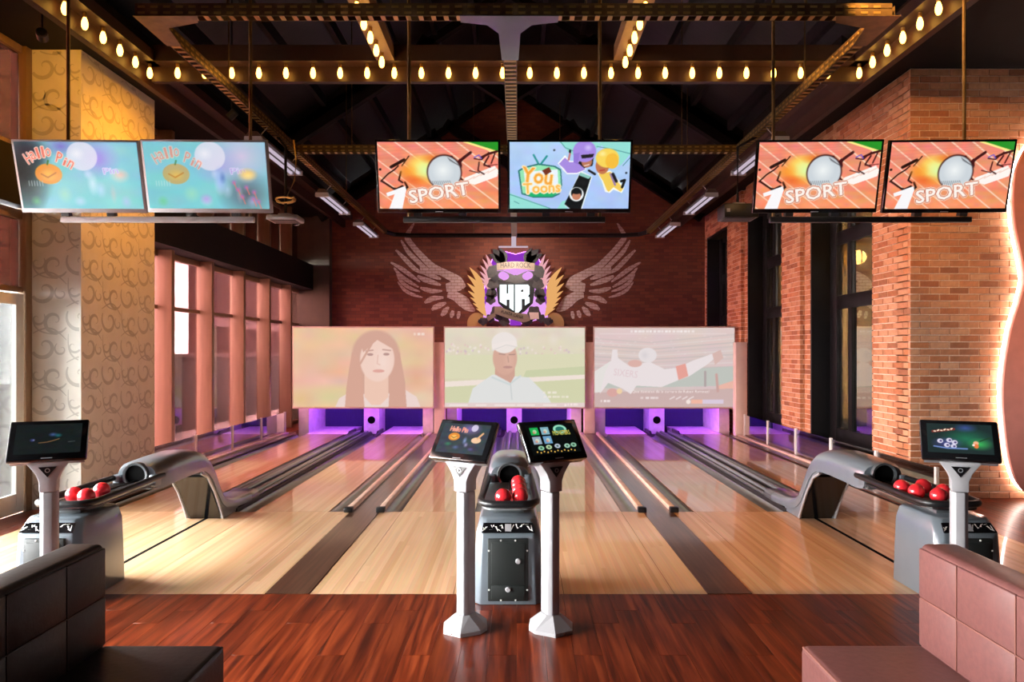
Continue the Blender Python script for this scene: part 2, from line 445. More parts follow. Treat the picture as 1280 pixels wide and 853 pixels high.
p = pier(11.95, 12.8, 0, ZR, label='brick pier between the two tall dark windows')
pier(11.6, 11.94, 0, ZR, x=4.77, parent=p)
p = pier(15.1, 16.1, 0, ZR, label='far brick pier beside the right projection screen')
pier(14.76, 15.09, 0, ZR, x=4.77, parent=p)
pier(17.9, 18.1, 0, ZR, label='brick sliver of the right wall at the far corner')
def fill(y0, y1, z0, z1, name, label, parent=None):
    root = pier(y0, y1, z0, z1, name=name, label=label, parent=parent); return root
k = 0
for (ya, yb) in [(9.53, 11.6), (12.8, 14.76), (16.1, 17.9)]:
    k += 1
    w = fill(ya, yb, 0, .3, 'wall_right_sill_%d' % k, 'brick below the %s dark window' % ['nearest','middle','farthest'][k-1])
    fill(ya, yb, 4.57, ZR, '', '', parent=w)
    # black steel window set back in the wall
    win = group_root('window_%d' % k, 'tall black steel window, %s in the right brick wall' % ['nearest','middle','farthest'][k-1], (5.05, (ya+yb)/2, .3))
    g = lambda m_, n_, mt, **kw: m_.build(n_, mt, win, world=True, **kw)
    lin_ = MB().box(4.73, 5.12, yb-.05, yb-.005, .3, 4.57).box(4.73, 5.12, ya+.005, ya+.05, .3, 4.57)
    g(lin_, 'jamb_lining', M['steel_black'])
    g(MB().box(4.73, 5.12, ya+.05, yb-.05, 4.52, 4.565), 'head_lining', M['steel_black'])
    g(MB().box(4.70, 5.12, ya+.05, yb-.05, .30, .335), 'sill_plate', M['steel_black'])
    ym = ya + (yb-ya)*.64
    for (z0, z1) in [(.335, .55), (2.42, 2.63), (3.42, 3.63), (4.42, 4.52)]:
        g(MB().box(5.03, 5.10, ya+.05, yb-.05, z0, z1), 'rail', M['steel_black'], bevel=.006)
    for (yy, z0, z1) in [(ya+.05, .335, 4.52), (yb-.29, .335, 4.52), (ym-.06, .55, 2.42), (ym-.04, 2.63, 3.42), (ym-.04, 3.63, 4.42)]:
        g(MB().box(5.02, 5.10, yy, yy+(.24 if yy > ym+.1 else .12), z0, z1), 'mullion', M['steel_black'], bevel=.006)
    for (z0, z1) in [(.55, 2.42), (2.63, 3.42), (3.63, 4.42)]:
        g(MB().box(5.06, 5.066, ya+.17, ym-.06, z0, z1), 'pane', M['glass_dark'])
        g(MB().box(5.06, 5.066, ym+.06, yb-.29, z0, z1), 'pane', M['glass_dark'])
# the room behind those windows
struct(MB().box(8.6, 8.8, 8.9, 24, 0, 5.2).build('wall_side_room', M['ochre_wall']), 'ochre wall seen through the right windows')
struct(MB().box(5.3, 8.8, 23.8, 24, 0, 5.2).build('wall_side_room_end', M['ochre_wall']), 'ochre end wall of the room behind the right windows')
struct(MB().box(5.26, 8.9, 8.96, 24, -.2, 0).build('floor_side_room', M['slab']), 'dark floor of the room behind the right windows')
struct(MB().box(5.26, 8.9, 8.96, 24, 5.2, 5.3).build('ceiling_side_room', M['soffit']), 'dark ceiling of the room behind the right windows')

# ---- far wall: brick with a gable
gab = [(-5.7, -.3), (5.3, -.3), (5.3, 5.2), (4.75, 5.25), (-.15, 8.45), (-5.05, 5.25), (-5.7, 5.2)]
wall_far = struct(MB().prism(gab, 'xz', YW, YW+.25).build('wall_far', M['back_brick']), 'dark red brick gable wall behind the lanes')

# ---- roof
RZ = 8.45
roof = MB()
for s in (-1, 1):
    xe = -.15 + s*4.9; ze = RZ - .65*4.9
    pts = [(-.15, RZ), (xe, ze), (xe, ze+.2), (-.15, RZ+.2)]
    roof.prism(pts, 'xz', -4.6, 18.3)
ceiling = struct(roof.build('ceiling', M['roof']), 'black pitched ceiling over the lanes')
for s in (-1, 1):
    for i in range(1, 8):                      # purlins under each slope
        x = -.15 + s*i*.66; z = RZ - .65*i*.66
        MB().box(x-.04, x+.04, -4.5, 17.99, z-.16, z+.02).build('purlin', M['roof'], ceiling)
def truss(y, w=.16):
    t = group_root('roof_truss', 'dark scissor truss under the pitched ceiling', (0, y, 5.2))
    def bar(a, b, d):
        a, b = Vector((a[0], a[1])), Vector((b[0], b[1])); n = Vector((-(b-a).y, (b-a).x)).normalized()*d/2
        MB().prism([tuple(a+n), tuple(b+n), tuple(b-n), tuple(a-n)], 'xz', y, y+w).build('truss_member', M['soffit'], t, world=True)
    for s in (-1, 1):
        bar((-.15+s*4.75, 5.12), (-.15+s*1.75, 7.05), .40)
        bar((-.15+s*1.6, 7.35), (-.15-s*.12, 6.25), .24)
        bar((-.15+s*4.6, 5.25), (-.15, 8.25), .14)
    return t
truss(17.6); truss(12.9)
struct(MB().box(-5.6, -4.22, -4.5, 18.0, 5.10, 5.35).build('ceiling_soffit_left', M['soffit']), 'black soffit above the left windows')
struct(MB().box(4.06, 8.2, -4.5, 9.0, 5.14, 5.40).build('ceiling_soffit_right', M['soffit']), 'black soffit above the right brick wall')
struct(MB().box(4.06, 5.3, 9.0, 18.0, 5.14, 5.85).build('ceiling_bulkhead_right', M['soffit']), 'black bulkhead along the top of the right windows')

# ---- beams carrying bulbs
ZB, YBEAM, SP = 5.03, 8.2, .3085
def beam(name, label, parts):
    t = group_root(name, label, parts[0][1])
    for nm, loc, bx, mt in parts: MB().box(*bx).build(nm, M[mt], t, world=True)
    return t
beam('beam_cross', 'long brown cross beam with a row of glowing bulbs', [
    ('top_flange', (0, YBEAM, ZB), (-4.2, 4.0, YBEAM-.09, YBEAM+.16, ZB, ZB+.18), 'beam'),
    ('web', (0, YBEAM, ZB), (-4.2, 4.0, YBEAM+.08, YBEAM+.16, ZB-.17, ZB), 'beam')])
LONG = [-4.18, -1.48, 1.19, 3.90]
beam('beam_left', 'brown beam with bulbs above the papered pillar', [
    ('top_flange', (LONG[0], 6, ZB), (LONG[0]-.16, LONG[0]+.09, -4, 17.9, ZB, ZB+.12), 'beam'),
    ('web', (LONG[0], 6, ZB), (LONG[0]-.16, LONG[0]-.08, -4, 17.9, ZB-.19, ZB), 'beam')])
beam('beam_right', 'brown beam with bulbs above the right brick wall', [
    ('top_flange', (LONG[3], 6, ZB), (LONG[3]-.09, LONG[3]+.16, -4, 17.9, ZB, ZB+.12), 'beam'),
    ('web', (LONG[3], 6, ZB), (LONG[3]+.08, LONG[3]+.16, -4, 17.9, ZB-.19, ZB), 'beam')])
for i, s in ((1, 'left'), (2, 'right')):
    beam('beam_inner_' + s, 'amber-lit short beam with bulbs, %s of the centre' % s, [
        ('beam_board', (LONG[i], 6, ZB), (LONG[i]-.10, LONG[i]+.10, -4, YBEAM-.10, ZB, ZB+.16), 'salmon_wood')])
def make_bulb():
    t = thing('filament_bulb', 'bulb', 'light bulb')
    MB().lathe([(.0,0),(.020,0),(.020,-.035),(.016,-.045),(0,-.045)], n=10).build('socket', M['brass'], t, smooth=True)
    MB().lathe([(.0,-.165),(.016,-.160),(.026,-.142),(.031,-.115),(.029,-.092),(.022,-.065),(.014,-.045),(0,-.045)], n=12).build('glass_bulb', M['bulb_glow'], t, smooth=True)
    return t
bulb0 = make_bulb(); used = [False]
ORD = 'first second third fourth fifth sixth seventh eighth ninth tenth eleventh twelfth thirteenth fourteenth fifteenth sixteenth seventeenth eighteenth nineteenth twentieth twenty-first twenty-second twenty-third twenty-fourth twenty-fifth'.split()
def bulb(x, y, label, group):
    b = copy_tree(bulb0) if used[0] else bulb0
    used[0] = True; b.location = (x, y, ZB); tag(b, label, 'light bulb', group)
for k in range(25): bulb(-3.863 + SP*k, YBEAM, ORD[k] + ' glowing amber bulb from the left in the row along the cross beam', 'bulbs along the cross beam')
for i, nm in enumerate(['beam over the papered pillar', 'inner beam left of centre', 'inner beam right of centre', 'beam over the brick wall']):
    k0 = 0 if i in (0, 3) else 1
    for k in range(k0, 7):
        bulb(LONG[i], YBEAM - SP*k, ORD[k-k0] + ' glowing amber bulb from the cross beam on the ' + nm, 'bulbs on the ' + nm)

# ---- left side: papered pillar
pil = struct(MB().box(-5.39, -4.83, 7.98, 9.6, 0, 5.10).build('wall_left_pillar', M['wallpaper']), 'pillar papered with pale scrolls beside the glass door')
def spiral(cx, cy, r0, turns, a0, w0, flip):
    pts = []
    for i in range(27):
        t = i/26; a = a0 + flip*turns*2*math.pi*t; r = r0*(1-t)**.75 + .012
        pts.append((cx + r*math.cos(a), cy + r*math.sin(a), w0*(.35 + .9*math.sin(math.pi*min(1, t*1.1))**1) * (1-.5*t)))
    return pts
def sweep(x0, y0, x1, y1, bow, w):
    pts = []
    for i in range(17):
        t = i/16; nx, ny = -(y1-y0), (x1-x0); s = math.sin(math.pi*t)*bow
        pts.append((x0+(x1-x0)*t+nx*s, y0+(y1-y0)*t+ny*s, w*(.4+.6*math.sin(math.pi*t))))
    return pts
TW, TH = .40, .62
def tile():
    return [spiral(.15, .15, .145, 1.05, 2.6, .046, 1), spiral(.27, .43, .135, 1.05, -.5, .042, -1), spiral(.08, .46, .075, .9, .6, .026, -1),
            spiral(.34, .12, .065, .9, 2.2, .024, 1), sweep(0, .28, .40, .22, .25, .020), sweep(.02, .60, .30, .28, -.3, .018)]
def paper(face, a0, a1, pos):
    mbp = MB(); n = int((a1-a0)/TW)+2
    for i in range(n):
        for j in range(9):
            for st in tile():
                L, R = [], []
                for q in range(len(st)):
                    x, y, w = st[q]; xa, ya, _ = st[max(q-1, 0)]; xb, yb_, _ = st[min(q+1, len(st)-1)]
                    d = math.hypot(xb-xa, yb_-ya) or 1; nx, ny = -(yb_-ya)/d*w/2, (xb-xa)/d*w/2
                    ox, oy = a0 + i*TW, j*TH + (TH/2 if i % 2 else 0) - .2
                    L.append((x+nx+ox, y+ny+oy)); R.append((x-nx+ox, y-ny+oy))
                for q in range(len(L)-1):
                    quad = [L[q], L[q+1], R[q+1], R[q]]
                    if all(a0+.004 < t[0] < a1-.004 and .01 < t[1] < 5.09 for t in quad):
                        mbp.add([(t[0], pos, t[1]) if face == 'y' else (pos, t[0], t[1]) for t in quad], [(0,1,2,3)])
    o = mbp.build('scroll_print', M['scroll'], pil); o['kind'] = 'stuff'
paper('y', -5.39, -4.83, 7.9785); paper('x', 7.98, 9.6, -4.8285)

M['dark_plaster'] = pm('dark_plaster', (.05,.035,.028), .8)
# ---- left side: window walls (salmon fins, rose panes, black band)
def window_run(idx, label, ya, yb, fins, depth, low_glass, side):
    w = group_root('window_%d' % idx, label, (-5.45, ya, 0))
    g = lambda m_, n_, mt, **kw: m_.build(n_, M[mt], w, world=True, **kw)
    edges = [ya] + fins + [yb]
    for f in fins: g(MB().box(-5.47, -5.47+depth, f-.05, f+.05, 0, 5.10), 'mullion', 'salmon_wood', bevel=.006)
    for f in fins: g(MB().box(-5.50, -5.44, f+.05, f+.075, 0, 5.10), 'gasket', 'steel_black')
    for a, b in zip(edges[:-1], edges[1:]):
        a2, b2 = a+.05, b-.05
        for z0, z1 in [(0, .08), (2.40, 2.46), (3.20, 3.30), (3.95, 4.02), (5.02, 5.10)]:
            g(MB().box(-5.50, -5.41, a2, b2, z0, z1), 'transom', 'salmon_wood', bevel=.004)
        g(MB().box(-5.462, -5.456, a2, b2, .08, 2.40), 'pane', low_glass); g(MB().box(-5.462, -5.456, a2, b2, 2.46, 3.20), 'pane', low_glass if low_glass == 'glass_rose' else ('glass_film' if b > 6.5 else 'glass_tint'))
        g(MB().box(-5.462, -5.456, a2, b2, 4.02, 5.02), 'pane', 'glass_film')
    return w
window_run(4, 'rose-tinted window run with salmon fins beside the left lane', 9.4, 18.0, [9.47, 10.9, 12.33, 13.76, 15.19, 16.62], .27, 'glass_rose', 'far')
window_run(5, 'bright window run and glass door left of the pillar', .4, 7.98, [.47, 1.9, 3.3, 4.7, 5.85, 6.95, 7.93], .10, 'glass', 'near')
struct(MB().box(-5.55, -5.04, 9.6, 18.0, 3.29, 3.90).build('trim_1', M['soffit']), 'black band across the left windows beyond the pillar')
struct(MB().box(-5.6, -5.4, -4.5, .4, 0, 5.1).build('wall_left_rear', M['dark_plaster']), 'unseen dark wall left of the seats, cutting daylight')  # unseen; solid instead of glazed to cut fill light on the seats
struct(MB().box(-5.55, -5.30, .4, 7.975, 3.32, 3.93).build('trim_2', M['soffit']), 'black band across the windows left of the pillar')
struct(MB().box(-5.02, -4.62, 17.75, 18.0, 0, 5.2).build('wall_far_pilaster', M['olive']), 'olive pilaster at the left end of the far brick wall')
struct(MB().box(-5.7, -5.02, 17.9, 18.0, 0, 5.2).build('wall_left_end', M['olive']), 'olive return wall past the last left window')
door = group_root('door_1', 'glass entrance door with white frame at the left edge', (-5.40, 7.44, 0))
for bx in [(-5.44,-5.38,7.02,7.14,.02,2.38), (-5.44,-5.38,7.74,7.86,.02,2.38), (-5.44,-5.38,7.14,7.74,.02,.22), (-5.44,-5.38,7.14,7.74,2.26,2.38)]:
    MB().box(*bx).build('door_rail', M['white_paint'], door, world=True, bevel=.004)
MB().tube([(-5.33,7.2,.95),(-5.30,7.2,1.0),(-5.30,7.2,1.35),(-5.33,7.2,1.4)], .012).build('door_handle', M['steel_black'], door, world=True, smooth=True)
MB().box(-5.414,-5.408,7.14,7.74,.22,2.26).build('pane', M['glass'], door, world=True)

# ---- the unseen half of the room, so that light behaves
struct(MB().box(-5.6, 8.2, -4.7, -4.5, 0, 8.6).build('wall_rear', M['dark_plaster']), 'wall behind the seats')
struct(MB().box(8.0, 8.2, -4.5, 8.6, 0, 5.4).build('wall_right_rear', M['dark_plaster']), 'side wall right of the seats')

# ---- outside the left windows
M['paving'] = pm('paving', (.60,.56,.54), .9); M['facade'] = pm('facade', (.034,.011,.011), .9, nscale=1.2); M['planter'] = pm('planter', (.003,.0025,.0025), .7); M['ledge'] = pm('ledge', (.12,.08,.08), .7)
struct(MB().box(-40, -5.62, -20, 40, -.35, -.05).build('ground', M['paving']), 'paving outside the left windows')
t = thing('terrace_counter', 'dark terrace counter with a pale top outside the left windows', 'counter', (-8.0, 17, -.05))
MB().box(-8.5, -7.5, 13.4, 24, -.05, 1.62).build('counter_body', M['planter'], t, world=True)
MB().box(-8.6, -7.4, 13.3, 24, 1.62, 1.70).build('counter_top', M['ledge'], t, world=True)
t = thing('neighbour_building', 'rose rendered building outside the left windows', 'building', (-13, 25, -.05))
MB().box(-10.4, -10.2, 22.8, 45, -.05, 9).build('facade_wall', M['facade'], t, world=True)
MB().box(-10.3, -10.15, 22.9, 45, 2.6, 2.9).build('string_course', M['ledge'], t, world=True)

# ---- added wash lamps, no fixtures seen; amber light for pillar, brick and approach
def wash(loc, target, energy, col, size, label, blend=.6, rad=.05):
    t = thing('added_wash_lamp', label, 'spotlight', loc)
    d = Vector(target) - Vector(loc); q = d.to_track_quat('-Z', 'Y')
    can = MB().lathe([(.0,.06),(.04,.06),(.05,.05),(.05,-.05),(.045,-.05),(.045,.03),(0,.03)], n=14).build('lamp_can', M['black'], t, smooth=True)
    can.rotation_euler = q.to_euler()
    MB().tube([(0,0,.04),(0,0,(5.10 if abs(loc[0]) > 4.2 else RZ-.65*abs(loc[0]+.15)-.18)-loc[2])], .01, 6).build('stem', M['black'], t)
    l = bpy.data.lights.new('lamp', 'SPOT'); l.energy = energy; l.color = col; l.spot_size = size; l.spot_blend = blend; l.shadow_soft_size = rad
    o = link('lamp', l, t); o.rotation_euler = q.to_euler(); o.location = d.normalized()*.06
    return t
wash((-3.45, 8.72, 4.62), (-4.83, 8.75, 3.3), 200, (1.0,.36,.015), math.radians(150), 'assumed small black amber spotlight aimed at the papered pillar', .9)  # assumed lamp, no fixture seen; puts the amber on the pillar's side
wash((2.6, 5.4, 4.95), (5.2, 8.6, 2.0), 480, (1.0,.50,.14), math.radians(80), 'assumed small black spotlight aimed at the right brick wall')  # assumed lamp above the frame, added to warm and brighten the brick
wash((2.9, 6.2, 4.95), (2.7, 6.6, 0), 420, (1.0,.46,.10), math.radians(70), 'assumed small black spotlight aimed down at the right approach')  # assumed lamp out of view, added to turn the right approach orange
wash((-4.45, 6.75, 4.72), (-5.1, 7.98, 4.5), 55, (1.0,.42,.03), math.radians(110), 'added amber spotlight brightening the front of the papered pillar', .9)  # added lamp, no fixture seen here; lifts the bulbs' amber on the pillar front

# ================================================================== painting on screens
_txt = {}
def text_tris(s, bold=.0):
    if s in ('SPORT','Hallo Pin','You','Toons'): bold = .022
    if s in _txt: return _txt[s]
    cu = bpy.data.curves.new('lettering', 'FONT'); cu.body = s; cu.resolution_u = 2; cu.offset = bold
    o = bpy.data.objects.new('lettering', cu); COL.objects.link(o)
    me = bpy.data.meshes.new_from_object(o)
    me.calc_loop_triangles()
    co = np.array([v.co[:2] for v in me.vertices]); tr = np.array([t.vertices[:] for t in me.loop_triangles])
    bpy.data.objects.remove(o); bpy.data.curves.remove(cu); bpy.data.meshes.remove(me)
    co = (co - co.min(0)) / (co.max(0) - co.min(0))
    _txt[s] = co[tr]
    return _txt[s]
def text_mesh(s, w, h, depth, shear=0.0):
    """solid lettering in the XZ plane, centred, front at -depth"""
    T = text_tris(s); m = MB()
    for t in T:
        p = [((q[0]-.5)*w + (q[1]-.5)*h*shear, (q[1]-.5)*h) for q in t]
        m.add([(x, 0, z) for x, z in p] + [(x, -depth, z) for x, z in p], [(0,1,2),(5,4,3),(0,1,4,3),(1,2,5,4),(2,0,3,5)])
    return m
class Canvas:
    def __init__(s, W, H, bg):
        s.W, s.H = W*2, H*2; s.h = 100.0*H/W
        s.a = np.zeros((s.H, s.W, 3)); s.a[:] = np.array(bg)/255.0
        s.X, s.Y = np.meshgrid((np.arange(s.W)+.5)*100/s.W, (np.arange(s.H)+.5)*100/s.W)
    def put(s, m, c, al=1.0):
        m = np.clip(m, 0, 1)[..., None]*al; s.a = s.a*(1-m) + m*np.array(c)/255.0
    def grad(s, c0, c1, ax=1):
        t = (s.Y/s.h if ax else s.X/100)[..., None]; s.a = (np.array(c0)*(1-t) + np.array(c1)*t)/255.0
    def inpoly(s, pts):
        r = np.zeros(s.X.shape, bool); n = len(pts)
        for i in range(n):
            x0, y0 = pts[i]; x1, y1 = pts[(i+1) % n]
            if y0 == y1: continue
            c = ((s.Y >= min(y0, y1)) & (s.Y < max(y0, y1)))
            r ^= c & (s.X < x0 + (s.Y-y0)*(x1-x0)/(y1-y0))
        return r
    def poly(s, pts, c, al=1.0): s.put(s.inpoly(pts).astype(float), c, al); return s
    def ell(s, cx, cy, rx, ry, c, al=1.0, soft=.08, rot=0):
        ca, sa = math.cos(rot), math.sin(rot); dx, dy = s.X-cx, s.Y-cy
        d = np.sqrt(((dx*ca+dy*sa)/rx)**2 + ((-dx*sa+dy*ca)/ry)**2)
        s.put((1-d)/max(soft, 1e-3)+.5 if soft < .5 else 1-d, c, al); return s
    def line(s, pts, w, c, al=1.0):
        m = np.zeros(s.X.shape)
        for (x0, y0), (x1, y1) in zip(pts[:-1], pts[1:]):
            L = (x1-x0)**2+(y1-y0)**2 or 1e-6
            t = np.clip(((s.X-x0)*(x1-x0)+(s.Y-y0)*(y1-y0))/L, 0, 1)
            d = np.hypot(s.X-x0-t*(x1-x0), s.Y-y0-t*(y1-y0)); m = np.maximum(m, np.clip((w/2-d)/.25+.5, 0, 1))
        s.put(m, c, al); return s
    def tmask(s, txt, cx, cy, w, h, rot=0):
        ca, sa = math.cos(rot), math.sin(rot); m = np.zeros(s.X.shape, bool); k = s.W/100.0
        for t in text_tris(txt):
            p = [((q[0]-.5)*w, -(q[1]-.5)*h) for q in t]; p = [(cx+x*ca-y*sa, cy+x*sa+y*ca) for x, y in p]
            xs = [q[0] for q in p]; ys = [q[1] for q in p]
            i0, i1 = max(0, int(min(ys)*k)-1), min(s.H, int(max(ys)*k)+2); j0, j1 = max(0, int(min(xs)*k)-1), min(s.W, int(max(xs)*k)+2)
            if i0 >= i1 or j0 >= j1: continue
            X, Y = s.X[i0:i1, j0:j1], s.Y[i0:i1, j0:j1]
            e = [(p[(a+1) % 3][0]-p[a][0])*(Y-p[a][1])-(p[(a+1) % 3][1]-p[a][1])*(X-p[a][0]) for a in range(3)]
            m[i0:i1, j0:j1] |= ((e[0] >= 0) & (e[1] >= 0) & (e[2] >= 0)) | ((e[0] <= 0) & (e[1] <= 0) & (e[2] <= 0))
        return m
    def text(s, txt, cx, cy, w, h, c, rot=0, al=1.0, outline=None, ow=1):
        m = s.tmask(txt, cx, cy, w, h, rot)
        if outline:
            d = m.copy()
            for _ in range(ow):
                e = d.copy(); e[1:] |= d[:-1]; e[:-1] |= d[1:]; e[:, 1:] |= d[:, :-1]; e[:, :-1] |= d[:, 1:]; d = e
            s.put(d.astype(float), outline, al)
        s.put(m.astype(float), c, al); return s
    def bars(s, cx, cy, w, h, n, c, al=.9):
        x = cx-w/2; u = w/n
        for k in range(n):
            f = .55+.35*((k*7) % 5)/4.0; s.poly([(x, cy-h/2), (x+u*f, cy-h/2), (x+u*f, cy+h/2), (x, cy+h/2)], c, al*(.7+.3*((k*3) % 4)/3.0)); x += u
        return s
    def noise(s, amp, n=14):
        g = rng.random((n, n, 3)); yi = np.linspace(0, n-1.01, s.H); xi = np.linspace(0, n-1.01, s.W)
        y0, x0 = yi.astype(int), xi.astype(int); fy, fx = (yi-y0)[:, None, None], (xi-x0)[None, :, None]
        q = g[y0][:, x0]*(1-fy)*(1-fx)+g[y0+1][:, x0]*fy*(1-fx)+g[y0][:, x0+1]*(1-fy)*fx+g[y0+1][:, x0+1]*fy*fx
        s.a = np.clip(s.a + (q-.5)*amp, 0, 1); return s
    def wash(s, c, al): s.a = s.a*(1-al) + np.array(c)/255.0*al; return s
    def done(s):
        a = s.a.reshape(s.H//2, 2, s.W//2, 2, 3).mean((1, 3)); a = np.clip(a, 0, 1)
        return np.where(a <= .04045, a/12.92, ((a+.055)/1.055)**2.4)
def picture_mat(name, strength, rough=.3, spec=.5):
    m, nt, b = new_mat(name)
    at = N(nt, 'ShaderNodeVertexColor'); at.layer_name = 'picture'
    b.inputs['Base Color'].default_value = (.01,.01,.01,1); b.inputs['Roughness'].default_value = rough; b.inputs['Specular IOR Level'].default_value = spec
    nt.links.new(at.outputs['Color'], b.inputs['Emission Color']); b.inputs['Emission Strength'].default_value = strength
    return m
def picture_mesh(name, img, w, h, mat):
    """w x h sheet in the XZ plane (front towards -Y), one colour sample per vertex"""
    H, W, _ = img.shape
    xs = np.linspace(-w/2, w/2, W); zs = np.linspace(h/2, -h/2, H)
    co = np.zeros((H, W, 3)); co[..., 0] = xs[None]; co[..., 2] = zs[:, None]
    me = bpy.data.meshes.new(name)
    idx = np.arange(H*W).reshape(H, W)
    q = np.stack([idx[1:, :-1], idx[1:, 1:], idx[:-1, 1:], idx[:-1, :-1]], -1).reshape(-1, 4)
    me.vertices.add(H*W); me.vertices.foreach_set('co', co.reshape(-1))
    me.loops.add(q.size); me.loops.foreach_set('vertex_index', q.reshape(-1))
    me.polygons.add(len(q)); me.polygons.foreach_set('loop_start', np.arange(len(q))*4); 
    me.update(calc_edges=True)
    at = me.color_attributes.new('picture', 'FLOAT_COLOR', 'POINT')
    at.data.foreach_set('color', np.concatenate([img.reshape(-1, 3), np.ones((H*W, 1))], 1).reshape(-1).astype(np.float32))
    me.materials.append(mat); me.validate(); return me

def paint_sport():
    c = Canvas(200, 113, (243,150,120)); c.grad((240,140,118), (247,150,104)); c.noise(.10, 18)
    for k in range(-3, 9):
        c.line([(k*17-22, -2), (k*17+58, 60)], .9 + .05*k, (255,222,196), .9)
    for k in range(5): c.line([(0, 5+k*3.2), (100, 1+k*1.4)], .35, (225,120,110), .6)
    c.poly([(74,0),(100,0),(100,8)], (40,150,40)); c.line([(72,0),(100,9)], 1.6, (255,240,140))
    c.poly([(72,30),(97,20),(100,24),(99,29),(80,36),(71,33)], (255,246,240)); 
    for k in range(4): c.line([(73+k*6,33-k*2.3),(80+k*6,29-k*2.3)], .5, (240,190,170))
    dk = (70,22,24)
    for pts, w in [([(63,20),(68,16),(73,12),(77,9)],2.4),([(66,20),(70,15)],1.6),([(68,15),(69,20),(66,25)],1.7),([(80,14),(86,15),(92,9)],1.1),([(84,17),(83,24),(88,27)],1.2),([(76,24),(84,26)],.8),
                   ([(86,13),(92,10),(99,8)],2.0),([(92,12),(88,19),(93,21)],1.4),([(97,10),(94,18)],1.2),([(88,20),(99,19)],.6),([(70,32),(66,28)],1.5)]: c.line(pts, w, dk)
    c.ell(61,13,1.7,1.6,dk); c.line([(80,13),(84,11),(86,14)], .8, (90,90,210))
    for pts, w in [([(2,33),(8,27),(14,23),(17,20)],1.2),([(11,21),(22,15)],2.6),([(19,25),(17,32),(20,34)],1.5),([(3,33),(12,39),(20,40)],1.6),([(12,39),(18,42),(24,38),(22,34)],1.8),([(20,20),(26,12)],1.0)]: c.line(pts, w, (40,18,14))
    c.ell(1.8,23,1.1,1.0,(30,20,20)); c.poly([(12,40),(20,36),(24,40),(16,42)], (45,20,16))
    for (x, y, rx, ry, col, al) in [(34,25,18,15,(255,150,40),.9),(37,28,20,12,(250,120,30),.7),(40,20,16,11,(255,190,60),.9),(33,18,10,8,(255,175,50),.8),(40,24,16,13,(255,226,100),1),(36,20,14,11,(250,236,130),1),(40,24,11,10,(225,250,170),1),(24,24,10,7,(250,160,50),.8),(46,14,12,5,(240,110,30),.8),(30,32,12,5,(235,90,40),.6)]:
        c.ell(x, y, rx, ry, col, al, .9)
    c.ell(55,25.5,14.6,15,(60,22,20)); c.ell(55,25.8,13.6,14,(206,214,220)); c.ell(54,24,10,10,(240,244,244),1,.9)
    for k in range(11):
        a = -1.15+k*.13; x, y = 64+9*math.cos(a+2.2)-2, 24-14*math.sin(a+1.3)+10
        c.line([(58+k*1.05, 13+k*.75), (60+k*1.0, 16+k*.55)], .3, (60,60,66)); c.line([(43+k*1.6, 33-k*.05), (44.2+k*1.6, 36.5-abs(k-4)*.35)], .3, (60,60,66))
    c.poly([(6,43),(22,37),(23,40),(19,56.5),(8,56.5),(13,44),(7,46)], (250,248,250))
    r = -.155
    c.text('SPORT', 50, 42.5, 51, 11.5, (255,240,226), r, outline=(255,236,214), ow=5)
    m = c.tmask('SPORT', 50, 42.5, 51, 11.5, r); d = m.copy()
    for _ in range(3):
        e = d.copy(); e[1:] |= d[:-1]; e[:-1] |= d[1:]; e[:, 1:] |= d[:, :-1]; e[:, :-1] |= d[:, 1:]; d = e
    c.put((d & ~m).astype(float), (200,110,84)); c.put(m.astype(float), (255,244,236))
    return c.done()
